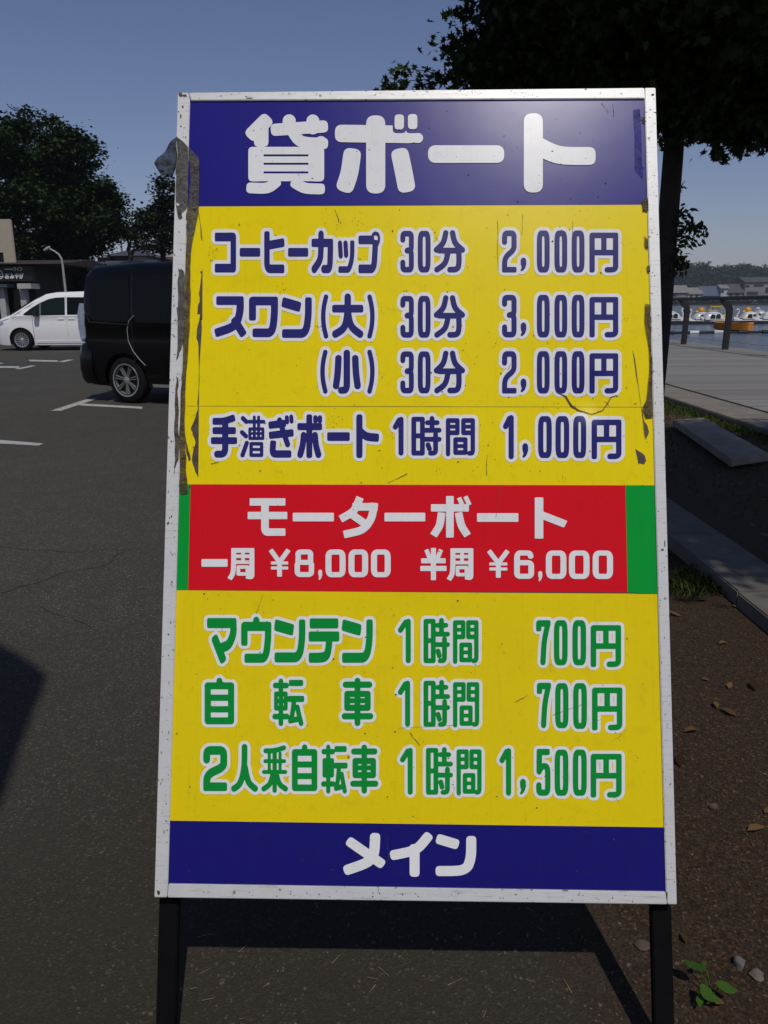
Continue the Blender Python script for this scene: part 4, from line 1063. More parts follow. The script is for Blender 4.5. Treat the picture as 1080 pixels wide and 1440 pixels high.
o = minivan('parked_minivan', (bl.x, bl.y, 0), yaw, PB)
tag(o, 'black minivan with bright alloy wheels, half hidden behind the price board', 'minivan')
# ================================================================ foliage
def mat_leaf(name, dark, light, trans=.25, vary=.5):
    m, nt, b = newmat(name); geo = N(nt, 'ShaderNodeNewGeometry'); out = nt.nodes['Material Output']
    n = noise(nt, geo.outputs['Position'], .9, 3)
    f = math_(nt, 'ADD', math_(nt, 'MULTIPLY', geo.outputs['Random Per Island'], vary), math_(nt, 'MULTIPLY', n, 1 - vary))
    c = ramp(nt, f, [(.15, dark), (.85, light)]).outputs[0]
    nt.links.new(c, b.inputs['Base Color']); b.inputs['Roughness'].default_value = .55; b.inputs['Specular IOR Level'].default_value = .1
    t = N(nt, 'ShaderNodeBsdfTranslucent'); nt.links.new(c, t.inputs[0])
    mx = N(nt, 'ShaderNodeMixShader'); mx.inputs[0].default_value = trans
    nt.links.new(b.outputs[0], mx.inputs[1]); nt.links.new(t.outputs[0], mx.inputs[2]); nt.links.new(mx.outputs[0], out.inputs[0])
    return m
def leaf_cloud(name, pos, size, poly, mat, parent=None, droop=0.0, flat=0.0, rs=0):
    """one mesh of many separate leaf polygons; poly is an (k,2) outline, stem at the origin along +y"""
    r_ = np.random.default_rng(rs); n = len(pos); k = len(poly)
    a = r_.uniform(0, 2 * np.pi, n); pitch = r_.normal(-droop, .55, n); roll = r_.normal(0, .7 * (1 - flat), n)
    ydir = np.stack([np.cos(a) * np.cos(pitch), np.sin(a) * np.cos(pitch), np.sin(pitch)], 1)
    side = np.stack([-np.sin(a), np.cos(a), np.zeros(n)], 1); nor = np.cross(side, ydir)
    x2 = side * np.cos(roll)[:, None] + nor * np.sin(roll)[:, None]
    nn = np.cross(x2, ydir)
    p = np.asarray(poly, float); sz = (size * r_.uniform(.65, 1.25, n))[:, None, None]
    curl = -(p[:, 0] ** 2) * .5 - np.maximum(p[:, 1] - .5, 0) ** 2 * .5
    V = pos[:, None, :] + sz * (p[None, :, 0:1] * x2[:, None, :] + p[None, :, 1:2] * ydir[:, None, :] + curl[None, :, None] * nn[:, None, :])
    me = bpy.data.meshes.new(name); me.vertices.add(n * k); me.vertices.foreach_set('co', V.astype(np.float32).ravel())
    me.loops.add(n * k); me.loops.foreach_set('vertex_index', np.arange(n * k, dtype=np.int32))
    me.polygons.add(n); me.polygons.foreach_set('loop_start', np.arange(0, n * k, k, dtype=np.int32))
    me.update(calc_edges=True); me.validate()
    return link_mesh(name, me, mat, parent)
MAPLE = [(-.05, 0), (-.42, -.08), (-.25, .15), (-.62, .28), (-.24, .40), (-.34, .72), (-.10, .62), (0, 1.05), (.10, .62), (.34, .72), (.24, .40), (.62, .28), (.25, .15), (.42, -.08), (.05, 0)]
OVAL = [(0, 0), (-.24, .3), (-.2, .65), (0, 1), (.2, .65), (.24, .3)]
CLUMP = [(0, -.1), (-.35, .05), (-.55, .42), (-.25, .5), (-.3, .9), (.02, .72), (.25, 1.0), (.28, .55), (.6, .4), (.3, .08)]
M_bark = mat_plain('tree_bark', (.030, .024, .019), .95, var=.4, scale=9, bumps=.8)
M_maple = mat_leaf('dark_tree_leaves', (.010, .020, .006), (.042, .072, .020), .08)
M_spr = mat_leaf('young_sprout_leaves', (.020, .045, .010), (.06, .10, .025), .25)
def branchy(mb, a, b, r0, r1, sag, seed, n=7):
    r_ = random.Random(seed); pts = []; rad = []
    for i in range(n + 1):
        t = i / n; p = a.lerp(b, t); p = p + Vector((r_.gauss(0, .04), r_.gauss(0, .04), sag * math.sin(math.pi * t) + r_.gauss(0, .03))); pts.append(p); rad.append(r0 + (r1 - r0) * t)
    pts[0] = a; mb.tube(pts, rad, 7); return pts
# ---- the tree over the right half of the picture
def overhanging_tree():
    Y = 6.45
    base = AT(907, 650, Y); base.z = 0
    root = empty('shade_tree', base); tag(root, 'dark leafy tree with a slim leaning trunk behind the right edge of the board', 'tree')
    pts = [base - base, AT(918, 560, Y) - base, AT(930, 440, Y) - base, AT(938, 330, Y) - base, AT(945, 240, Y) - base, AT(951, 160, Y) - base, AT(962, 60, Y - .1) - base, AT(975, -60, Y - .3) - base, AT(985, -220, Y - .6) - base]
    mb = MB(); mb.tube(pts, [.105, .085, .08, .076, .074, .072, .066, .055, .035], 14); mb.build('trunk', M_bark, root, smooth=True)
    # crown regions: (photo pixel, distance, radius, cluster count)
    tips = []; r_ = random.Random(5)
    def blob(px, py, Yd, rx_, ry_, rz_, n):
        c = AT(px, py, Yd)
        for _ in range(n):
            while True:
                q = Vector((r_.uniform(-1, 1), r_.uniform(-1, 1), r_.uniform(-1, 1)))
                if q.length < 1: break
            tips.append(c + Vector((q.x * rx_, q.y * ry_, q.z * rz_)))
    blob(905, -60, 6.5, 1.20, 1.3, .62, 150)
    blob(820, -10, 6.6, .62, .8, .46, 66)
    blob(785, 60, 6.8, .52, .6, .30, 46)
    blob(880, 95, 6.6, .62, .7, .36, 60)
    blob(1010, 75, 6.3, .6, .8, .40, 70)
    blob(1090, 40, 6.0, .7, .9, .55, 70)
    blob(1000, -200, 5.6, 1.6, 1.8, .8, 170)
    blob(1150, -150, 4.9, 1.2, 1.3, .7, 110)
    blob(1220, -420, 4.2, 1.0, 1.2, .7, 100)
    blob(960, 140, 6.2, .25, .3, .12, 10)
    blob(1010, 150, 6.0, .22, .3, .10, 9)
    blob(1060, 150, 6.0, .22, .3, .14, 10)
    blob(715, 85, 6.9, .30, .3, .16, 20)
    for (cx, cy, cz, ax_, ay_, az_, n) in ((3.3, 2.3, 4.7, 1.2, 1.5, .7, 150), (2.95, 1.2, 4.75, .85, 1.15, .45, 120), (4.3, 3.6, 4.9, 1.2, 1.6, .8, 110), (3.2, 3.9, 5.0, 1.1, 1.1, .7, 90)):
        for _ in range(n):
            while True:
                q = Vector((r_.uniform(-1, 1), r_.uniform(-1, 1), r_.uniform(-1, 1)))
                if q.length < 1: break
            tips.append(Vector((cx + q.x * ax_, cy + q.y * ay_, cz + q.z * az_)))
    tips = [t for t in tips if not (t.y < 3.2 and t.x < 1.9 + .3 * (3.2 - t.y) / 3.2) and t.y > -.05]
    mb = MB(); fork = [base + p for p in pts[4:]]
    for i, t in enumerate(tips):
        if i % 9: continue
        a = fork[min(len(fork) - 1, 1 + i % 4)]
        branchy(mb, a - base, t - base, .026, .006, .12, i)
    for (a, b) in ((5, AT(700, 60, 6.8)), (5, AT(830, 60, 6.6)), (6, AT(1090, 60, 6.1)), (6, AT(760, -60, 6.6)), (7, AT(1150, -160, 4.9))):
        branchy(mb, pts[a], b - base, .04, .012, .15, a + 50)
    pos = []
    for t in tips:
        k = int(r_.uniform(105, 150))
        pos.append(np.array(t) + nrng.normal(0, 1, (k, 3)) * np.array([.15, .15, .09]))
    # hanging sprigs that show against the sky: (path of pixels, distance, leaves)
    sprig_mb = mb
    def sprig(pxs, Yd, n, spread=.028):
        P = [AT(x, y, Yd + .02 * i) for i, (x, y) in enumerate(pxs)]
        sprig_mb.tube([p - base for p in P], [.006] + [.003] * (len(P) - 1), 5)
        for i in range(n):
            t = r_.random() * (len(P) - 1) * .999; k_ = int(t); p = P[k_].lerp(P[k_ + 1], t - k_)
            pos.append(np.array([p]) + nrng.normal(0, spread, (1, 3)) - np.array([[0, 0, spread * .6]]))
    sprig([(760, 130), (690, 122), (640, 110), (590, 112), (556, 116), (540, 120)], 6.8, 130, .035)
    sprig([(640, 112), (600, 100), (570, 96), (558, 94)], 6.8, 34, .022)
    sprig([(700, 60), (660, 58), (638, 54), (620, 58)], 6.9, 42, .035)
    sprig([(730, 20), (690, 18), (660, 14), (642, 20), (628, 16)], 6.9, 50, .032)
    sprig([(720, -6), (690, -12), (655, -4)], 6.9, 30, .03)
    sprig([(700, 85), (650, 82), (625, 92)], 6.9, 60, .05)
    sprig([(1010, 165), (1020, 195), (1016, 214), (1013, 222)], 6.0, 26, .024)
    sprig([(1025, 170), (1036, 200), (1037, 222)], 6.0, 20, .02)
    sprig([(985, 150), (992, 172), (995, 185)], 6.1, 26, .025)
    sprig([(965, 150), (972, 168), (976, 180)], 6.2, 20, .022)
    sprig([(1058, 160), (1062, 186), (1060, 200)], 6.0, 24, .025)
    sprig([(1085, 160), (1078, 176), (1074, 182)], 5.9, 12, .02)
    sprig_mb.build('branches', M_bark, root, smooth=True)
    leaf_cloud('crown', np.concatenate(pos) - np.array(base), .064, MAPLE, M_maple, root, droop=.65, rs=3)
    # suckers low on the trunk
    pos.clear(); sm = MB(); 
    def suck(pxs, Yd, n, sp):
        P = [AT(x, y, Yd) for x, y in pxs]; sm.tube([p - base for p in P], [.006] + [.003] * (len(P) - 1), 5)
        for i in range(n):
            t = r_.random() * (len(P) - 1) * .999; k_ = int(t); p = P[k_].lerp(P[k_ + 1], t - k_); pos.append(np.array([p]) + nrng.normal(0, sp, (1, 3)))
    suck([(946, 320), (958, 300), (962, 296)], Y - .05, 70, .03); suck([(946, 330), (968, 316), (985, 322), (988, 330)], Y - .05, 90, .03); suck([(942, 350), (960, 332), (972, 340)], Y - .05, 80, .035)
    suck([(940, 380), (955, 362), (966, 366)], Y - .05, 90, .03); suck([(938, 385), (958, 378), (962, 372)], Y - .05, 22, .025); suck([(955, 270), (960, 258)], Y, 5, .01)
    sm.build('sucker_stem', M_bark, root)
    leaf_cloud('sucker_leaves', np.concatenate(pos) - np.array(base), .055, OVAL, M_spr, root, droop=.5, rs=9)
overhanging_tree()

# ---- far trees: clump foliage on limbs
def far_tree(name, label, base, blobs, trunk, mat, leaf=.28, dens=60, seed=1, cat='tree', group=None, poly=CLUMP, flatz=.6):
    root = empty(name, base); tag(root, label, cat, group); r_ = random.Random(seed); rg = np.random.default_rng(seed)
    mb = MB(); top = Vector(trunk[-1][0]); mb.tube([Vector(p) for p, r in trunk], [r for p, r in trunk], 9)
    pos = []
    for (c, rad, n) in blobs:
        c = Vector(c); rad = rad if isinstance(rad, tuple) else (rad, rad, rad)
        branchy(mb, Vector(trunk[-1][0]).lerp(Vector(trunk[-2][0]), r_.random() * .7), c, .08, .02, .2, int(c.x * 100) + seed)
        for _ in range(n):
            q = Vector((r_.gauss(0, 1), r_.gauss(0, 1), r_.gauss(0, 1))).normalized() * (r_.random() ** .38)
            k = int(dens * r_.uniform(.6, 1.3)); p = np.array((c.x + q.x * rad[0], c.y + q.y * rad[1], c.z + q.z * rad[2]))
            pos.append(p + rg.normal(0, 1, (k, 3)) * np.array([.33, .33, .33 * flatz]))
    mb.build('trunk', M_bark, root, smooth=True)
    leaf_cloud('crown', np.concatenate(pos), leaf, poly, mat, root, droop=.1, flat=.35, rs=seed)
    return root
M_far = mat_leaf('far_tree_leaves', (.009, .020, .006), (.030, .054, .014), .05)
M_pine = mat_leaf('pine_needles', (.010, .020, .007), (.030, .046, .016), .05)
YT = 42.0
b0 = AT(100, 432, YT); b0.z = 0
def rel(px, py, Y, b): return tuple(AT(px, py, Y) - b)
s28 = YT / F
blobs = [(rel(50, 215, YT, b0), (60 * s28, 2.4, 46 * s28), 34), (rel(95, 240, YT - .6, b0), (56 * s28, 2.2, 44 * s28), 34), (rel(20, 255, YT, b0), (60 * s28, 2.4, 60 * s28), 36), (rel(90, 300, YT - 1, b0), (66 * s28, 2.4, 44 * s28), 44),
         (rel(30, 320, YT - .6, b0), (60 * s28, 2.2, 40 * s28), 34), (rel(130, 300, YT, b0), (32 * s28, 1.5, 34 * s28), 20), (rel(-40, 240, YT, b0), (64 * s28, 2.4, 70 * s28), 40), (rel(120, 345, YT, b0), (26 * s28, 1.2, 14 * s28), 9), (rel(70, 345, YT, b0), (46 * s28, 1.6, 18 * s28), 18),
         (rel(40, 180, YT, b0), (30 * s28, 1.2, 18 * s28), 10), (rel(148, 296, YT, b0), (20 * s28, 1, 14 * s28), 6), (rel(118, 215, YT, b0), (18 * s28, 1, 20 * s28), 7), (rel(152, 272, YT, b0), (20 * s28, 1, 20 * s28), 9), (rel(156, 318, YT, b0), (18 * s28, 1, 16 * s28), 8), (rel(55, 368, YT, b0), (50 * s28, 1.6, 16 * s28), 16), (rel(105, 370, YT, b0), (34 * s28, 1.4, 14 * s28), 10), (rel(0, 350, YT + .5, b0), (40 * s28, 1.6, 24 * s28), 14)]
far_tree('broad_tree', 'large round dark green tree rising behind the white minivan', b0, blobs, [((0, 0, 0), .34), ((.1, 0, 2.5), .28), ((-.6, 0, 4.2), .22), ((-1.2, 0, 6.5), .12)], M_far, leaf=.16, dens=190, seed=3)
YP = 46.0; b1 = AT(232, 430, YP); b1.z = 0; s_ = YP / F
blobs = [(rel(236, 262, YP, b1), (20 * s_, .8, 10 * s_), 7), (rel(232, 285, YP, b1), (26 * s_, 1, 9 * s_), 8), (rel(222, 305, YP, b1), (30 * s_, 1.2, 10 * s_), 12), (rel(236, 322, YP, b1), (34 * s_, 1.2, 12 * s_), 16), (rel(212, 312, YP, b1), (16 * s_, .8, 9 * s_), 6),
         (rel(240, 340, YP, b1), (30 * s_, 1.2, 10 * s_), 12), (rel(250, 295, YP, b1), (26 * s_, 1, 24 * s_), 14), (rel(228, 350, YP, b1), (10 * s_, .6, 6 * s_), 4), (rel(208, 298, YP, b1), (12 * s_, .7, 6 * s_), 5), (rel(200, 318, YP, b1), (10 * s_, .6, 6 * s_), 4)]
far_tree('pine_tree', 'layered dark pine showing left of the board above the black minivan', b1, blobs, [((0, 0, 0), .22), ((.1, 0, 2), .19), ((.1, 0, 5), .12), ((.2, 0, 7), .05)], M_pine, leaf=.15, dens=100, seed=8, flatz=.4)
YQ = 52.0; b2 = AT(190, 430, YQ); b2.z = 0; s_ = YQ / F
blobs = [(rel(186, 322, YQ, b2), (12 * s_, .7, 8 * s_), 5), (rel(180, 332, YQ, b2), (13 * s_, .7, 6 * s_), 4), (rel(198, 332, YQ, b2), (10 * s_, .7, 6 * s_), 4), (rel(200, 348, YQ, b2), (10 * s_, .6, 4 * s_), 4)]
far_tree('pine_tree', 'small pine with a bare trunk between the large round tree and the layered pine', b2, blobs, [((0, 0, 0), .14), ((0, 0, 2), .12), ((-.1, 0, 3.6), .08), ((-.1, 0, 4.6), .04)], M_pine, leaf=.15, dens=80, seed=12, flatz=.4)
# dark shrubs under the big tree
for i, (px, py, Y, rx_, rz_, lab) in enumerate(((118, 395, 39, 20, 14, 'dark shrub under the right side of the large round tree'), (66, 398, 40, 20, 12, 'dark shrub beside the street lamp'))):
    b3 = AT(px, 432, Y); b3.z = 0; s_ = Y / F
    far_tree('shrub', lab, b3, [(rel(px, py + 8, Y, b3), (rx_ * s_, .8, rz_ * s_), 12), (rel(px + 8, py + 20, Y, b3), (rx_ * s_, .8, .5), 8)], [((0, 0, 0), .06), ((0, 0, .5), .05), ((.1, 0, 1.0), .03)], M_far, leaf=.2, dens=44, seed=30 + i, cat='shrub')

# ================================================================ buildings at the left
M_bwall = mat_plain('dark_timber_wall', (.035, .028, .022), .85, var=.3)
M_cream = mat_plain('cream_panel', (.34, .30, .23), .7, var=.06)
M_pale = mat_plain('pale_render', (.36, .36, .35), .85, var=.12)
M_roof = mat_plain('grey_tile_roof', (.055, .058, .065), .6, var=.25)
M_redroof = mat_plain('rust_red_roof', (.15, .055, .035), .7, var=.25)
M_fascia = mat_plain('black_fascia', (.006, .006, .007), .5)
M_letter = mat_plain('white_letter', (.55, .55, .52), .6)
M_win = mat_glass('shop_window')
def wall_lettering(line, Y, mat, parent, base):
    gx, gy, D = line.field(0); loops = contours(gx, gy, D)
    def mp(x, y): p = AT(x, y, Y) - base; return (p.x, p.z, 0)
    me = fill_mesh('lettering', loops, mp)
    for v in me.vertices: v.co = Vector((v.co.x, Y - base.y, v.co.y))
    return link_mesh('lettering', me, mat, parent)
def wbox(mb, px0, px1, py0, py1, Y0, Y1, base, mi=0):
    a = AT(px0, py1, Y0) - base; b = AT(px1, py0, Y0) - base
    mb.box(a.x, b.x, Y0 - base.y, Y1 - base.y, a.z, b.z, mi)
YB = 34.0
bs = AT(-20, 430, YB); bs.z = 0
shop = empty('souvenir_shop', bs); tag(shop, 'dark souvenir shop at the far left with a black sign board and tall cream panel', 'shop')
gz = 470
mb = MB(); a = AT(-140, 340, YB + .4) - bs; b = AT(42, 340, YB + .4) - bs; mb.box(a.x, b.x, .4, 7, 0, AT(0, 372, YB).z); mb.build('wall', M_bwall, shop)
mb = MB(); wbox(mb, -150, 42.5, 374, 397, YB, YB + .38, bs); mb.build('sign_board', M_fascia, shop)
L = Line(6.0)
for ch, x0, x1 in (('お', 6.6, 13.0), ('み', 13.6, 20), ('や', 20.6, 26.6), ('げ', 27.2, 33.4)): L.g(ch, x0, 384.2, x1, 392.2, .85, .85)
for ch, x0, x1 in (('ワ', 18.8, 22.4), ('イ', 23, 26.6), ('ン', 27.2, 31)): L.g(ch, x0, 375.6, x1, 380.8, .5, .5)
L.raw([(7, 378.6), (9.6, 378.2)], .75).raw([(10.8, 379), (13, 378.4)], .75).raw([(14.2, 378.2), (17.6, 379)], .75)
L.raw([(-6, 384), (-3, 380.2), (1, 380.4), (4, 384.6), (4.2, 390), (0, 392)], .7, c=True).raw([(-3, 385.5), (3.2, 385.5)], .6).raw([(-3, 389), (3, 389)], .6)
wall_lettering(L, YB - .004, M_letter, shop, bs)
mb = MB(); wbox(mb, -12, 15, 308, 370.5, YB + .5, YB + .62, bs); o = mb.build('chimney_panel', M_cream, shop, bevel=.03)
mb = MB(); wbox(mb, -10, 4, 355, 368, YB + .48, YB + .497, bs); mb.build('window', M_win, shop)
mb = MB(); wbox(mb, 24.5, 43, 398.5, 406, YB - .5, YB + .39, bs); mb.build('awning', M_pale, shop)
mb = MB(); wbox(mb, -40, 9.5, 399.5, 404.5, YB - .5, YB + .39, bs); mb.build('awning', mat_plain('teal_awning', (.03, .06, .07), .6), shop)
for x in (1.5, 31.5):
    mb = MB(); a = AT(x, 410, YB - .2) - bs; mb.box(a.x - .12, a.x + .12, -.2, .1, 0, AT(x, 404.6 if x < 9 else 406.2, YB - .2).z); mb.build('pillar', M_pale, shop)
mb = MB(); a = AT(11, 410, YB) - bs; mb.box(a.x - .5, a.x + .5, .2, .397, 0, 2.0); mb.build('door', M_win, shop)
mb = MB(); a = AT(-152, 0, YB).x - bs.x; b = AT(46, 0, YB).x - bs.x; z = AT(0, 372, YB).z
mb.prism([Vector((a, -.3, z)), Vector((a, 7.4, z)), Vector((a, 3.6, z + .35))], Vector((0, 0, 0)), Vector((b - a, 0, 0))); mb.build('roof', M_bwall, shop)
# long dark house behind the trees
YH = 50.0; bh = AT(90, 430, YH); bh.z = 0
ho = empty('dark_house', bh); tag(ho, 'dark house with deep eaves under the large round tree', 'house')
mb = MB(); a = AT(50, 0, YH).x - bh.x; b = AT(152, 0, YH).x - bh.x; z = AT(0, 385, YH).z; mb.box(a, b, 0, 8, 0, z); mb.build('wall', M_bwall, ho)
mb = MB(); mb.prism([Vector((a - .6, -.8, z - .1)), Vector((a - .6, 8.8, z - .1)), Vector((a - .6, 4, z + .9))], Vector((0, 0, 0)), Vector((b - a + 1.2, 0, 0))); mb.build('roof', M_roof, ho)
for x0, x1, y0, y1, mm in ((72, 84, 372 + 15, 398, M_pale), (108, 128, 392, 405, M_pale), (134, 142, 395, 410, M_win)):
    mb = MB(); wbox(mb, x0, x1, y0, y1, YH - .06, YH - .003, bh); mb.build('window' if mm is M_win else 'wall_panel', mm, ho)
# white-gabled house and a low red-roofed building behind the black minivan
YG = 60.0; bg_ = AT(150, 430, YG); bg_.z = 0
ho = empty('tiled_house', bg_); tag(ho, 'pale house with a grey hipped tile roof behind the black minivan', 'house')
x0 = AT(120, 0, YG).x - bg_.x; x1 = AT(178, 0, YG).x - bg_.x; z0 = AT(0, 362, YG).z; z1 = AT(0, 346.5, YG).z
mb = MB(); mb.box(x0 + .5, x1 - .4, 0, 6, 0, z0 - .02); mb.build('wall', M_pale, ho)
mb = MB(); vs = [(x0 - .3, -.7, z0), (x1 + .4, -.7, z0), (x1 + .4, 6.7, z0), (x0 - .3, 6.7, z0), (x0 + 1.2, 3, z1), (x1 - 1.4, 3, z1)]
mb.add(vs, [(0, 1, 5, 4), (1, 2, 5), (2, 3, 4, 5), (3, 0, 4), (3, 2, 1, 0)]); mb.build('roof', M_roof, ho)
for px_, py_, w_, h_ in ((172, 374, 1.6, 1.3), (150, 374, 1.2, 1.2)):
    mb = MB(); p = AT(px_, py_, YG) - bg_; mb.box(p.x - w_ / 2, p.x + w_ / 2, -.05, -.003, p.z - h_ / 2, p.z + h_ / 2); mb.build('window', M_win, ho)
YR = 66.0; br = AT(225, 430, YR); br.z = 0
ho = empty('low_building', br); tag(ho, 'long low building with a rust red roof edge left of the board', 'building')
x0 = AT(172, 0, YR).x - br.x; x1 = AT(330, 0, YR).x - br.x; z0 = AT(0, 369.5, YR).z; z1 = AT(0, 363.5, YR).z
mb = MB(); mb.box(x0, x1, 0, 8, 0, z0 - .01); mb.build('wall', M_pale, ho)
mb = MB(); mb.box(x0 - .3, x1 + .3, -.4, 4, z0, z1); mb.build('roof_fascia', M_redroof, ho)
mb = MB(); mb.prism([Vector((x0, 4.02, z0)), Vector((x0, 8.5, z0)), Vector((x0, 8.5, z1 + .9)), Vector((x0, 4.02, z1 + .35))], Vector((0, 0, 0)), Vector((x1 - x0, 0, 0))); mb.build('roof', M_pale, ho)
# utility poles with wires
M_pole = mat_plain('concrete_pole', (.16, .155, .15), .8); M_wire = mat_plain('cable_black', (.02, .02, .02), .6)
poles = []
for px_, ptop, Y, lab in ((188, 309, 58, 'slim utility pole between the round tree and the layered pine'), (178, 341, 62, 'short thin pole beside the pale house roof')):
    b4 = AT(px_, 430, Y); b4.z = 0; zt = AT(px_, ptop, Y).z
    po = empty('utility_pole', b4); tag(po, lab, 'utility pole')
    mb = MB(); mb.tube([(0, 0, 0), (0, 0, zt)], [.11, .07], 8); mb.build('pole', M_pole, po, smooth=True)
    mb = MB(); mb.box(-.7, .7, -.04, .04, zt - .9, zt - .8); mb.build('crossarm', M_pole, po); poles.append((b4, zt))
    for dx, dz_ in ((-.6, -.85), (.6, -.85), (0, -1.7)):
        mb = MB(); A = Vector((dx, 0, zt + dz_)); B = Vector((dx + 16, 4, zt + dz_ - .2)); mb.tube([A.lerp(B, i / 8) - Vector((0, 0, math.sin(math.pi * i / 8) * .35)) for i in range(9)], .018, 4); mb.build('wire', M_wire, po)
# street lamp
YL = 31.0; bl_ = AT(94, 430, YL); bl_.z = 0
la = empty('street_lamp', bl_); tag(la, 'grey street lamp with a curved arm above the white minivan', 'street lamp')
M_lp = mat_plain('galvanised_pole', (.30, .30, .29), .5, var=.1)
P = [AT(x, y, YL) - bl_ for x, y in ((92.5, 412), (90, 390), (88, 372), (86.5, 364), (83, 358), (77, 353.5), (70, 350))]
mb = MB(); mb.tube([Vector((P[0].x + .03, 0, 0))] + P, [.06, .05, .045, .04, .038, .036, .032, .03], 10); mb.build('pole', M_lp, la, smooth=True)
p = P[-1]; mb = MB(); mb.lathe([(.001, -.17), (.035, -.16), (.055, -.06), (.05, .06), (.03, .12), (.001, .12)], 14, 'z'); o = mb.build('lamp_head', M_lp, la, smooth=True)
o.location = p + Vector((-.08, 0, .02)); o.rotation_euler = (0, math.radians(62), 0)
HAZE = 0.00028
# ================================================================ the lake: boats, far shore
M_swan = mat_plain('white_gelcoat', (.62, .62, .61), .3, var=.05, coat=.4)
M_orange = mat_plain('orange_plastic', (.62, .22, .008), .4, var=.06)
M_yell = mat_plain('yellow_plastic', (.60, .42, .03), .4, var=.06)
M_bluetrim = mat_plain('blue_trim', (.03, .08, .16), .5)
M_seat = mat_plain('dark_cabin', (.012, .014, .016), .7)
M_greenp = mat_plain('green_plastic', (.05, .25, .08), .4)
def boat_hull(mb, L_, W_, h, up=.5):
    rings = []
    for i in range(13):
        t = -1 + 2 * i / 12; x = t * L_ / 2; w = W_ / 2 * max(.12, (1 - abs(t) ** 3)); z1 = h + up * max(0, abs(t) - .55) ** 2 * 3
        rings.append([(x, w * math.cos(a), -.08 + (z1 + .08) * (.5 + .5 * math.sin(a)) if math.sin(a) > -.2 else -.1 ) for a in np.linspace(-math.pi, math.pi, 17)[:-1]])
    loft(mb, rings)
def swan_boat(loc, rz, label, head=M_swan, beak=M_orange, s=1.0, trim=True, group='swan pedal boats moored on the lake'):
    s *= .66; root = empty('swan_boat', loc, rz); tag(root, label, 'pedal boat', group); root.scale = (s, s, s)
    mb = MB(); boat_hull(mb, 3.4, 1.6, .42); mb.build('hull', M_swan, root, smooth=True)
    # canopy: arched shell carried on its sides; dark plates stand for its shaded openings
    mb = MB(); rings = []
    for i in range(11):
        t = -1 + 2 * i / 10; x = -.35 + t * 1.15; hh = .5 + .82 * math.sqrt(max(0, 1 - t * t)) ** .9; w = .74
        rings.append([(x, w * math.copysign(abs(math.cos(a)) ** .7, math.cos(a)), .4 + (hh - .4) * math.sin(a) ** .8 if math.sin(a) > 0 else .4) for a in np.linspace(0, math.pi, 11)])
    n = len(rings[0]); vs = [p for r in rings for p in r]; fs = [(i * n + k, i * n + k + 1, (i + 1) * n + k + 1, (i + 1) * n + k) for i in range(10) for k in range(n - 1)]
    mb.add(vs, fs); mb.build('canopy', M_swan, root, smooth=True)
    for sd in (-1, 1):
        for x0, x1, zt in ((-.95, -.40, 1.0), (-.30, .25, 1.02)):
            mb = MB(); pts = [(x0, .52), (x1, .52), (x1, zt - .12), ((x0 + x1) / 2 + .1, zt), ((x0 + x1) / 2 - .15, zt), (x0, zt - .16)]
            mb.prism([Vector((x, sd * .752, z)) for x, z in pts], Vector((0, 0, 0)), Vector((0, sd * .012, 0))); mb.build('opening_shade_plate', M_seat, root)
    mb = MB(); mb.tube([(1.15, 0, .35), (1.35, 0, .62), (1.28, 0, .95), (1.12, 0, 1.22), (1.10, 0, 1.42), (1.22, 0, 1.56), (1.36, 0, 1.54), (1.44, 0, 1.47)], [.20, .16, .115, .10, .10, .135, .12, .07], 12)
    mb.build('neck_and_head', head, root, smooth=True)
    mb = MB(); mb.tube([(1.43, 0, 1.48), (1.55, 0, 1.43), (1.68, 0, 1.38)], [.055, .05, .012], 8); mb.build('beak', beak, root, smooth=True)
    for sd in (-1, 1):
        mb = MB(); mb.lathe([(.001, -.01), (.022, 0), (.001, .01)], 8, c=(1.34, sd * .105, 1.56)); mb.build('eye', M_seat, root)
    mb = MB(); mb.tube([(-1.5, 0, .40), (-1.75, 0, .62), (-1.85, 0, .80)], [.22, .14, .03], 8); mb.build('tail', M_swan, root, smooth=True)
    if trim:
        for sd in (-1, 1):
            mb = MB(); mb.box(-1.2, 1.2, sd * .80 - .02, sd * .80 + .02, .14, .22); mb.build('trim_strip', M_bluetrim, root)
    return root
def W(px, py): p = G(px, py, WATER_Z); return (p.x, p.y, WATER_Z)
def Wat(px, Y): p = AT(px, 430, Y); return (p.x, p.y, WATER_Z)
YS = 72.0
swan_boat(Wat(947, YS + 1), 0.15, 'swan boat partly hidden by the tree trunk, leftmost of the moored row', s=1.15)
swan_boat(Wat(985, YS), math.pi + .1, 'swan boat with raised head facing left, between the two railing posts', s=1.05)
swan_boat(Wat(1008, YS - 2), .05, 'swan boat with its head close to the right railing post', s=1.10)
swan_boat(Wat(1052, YS), math.pi + .05, 'swan boat with its head just right of the right railing post', s=1.05)
swan_boat(Wat(1083, YS - 2), math.pi - .1, 'swan boat at the right picture edge with blue cabin window', s=1.15)
swan_boat(Wat(1066, YS + 8), math.pi - .1, 'swan boat moored in the second row with only its head rising clear', s=1.0)
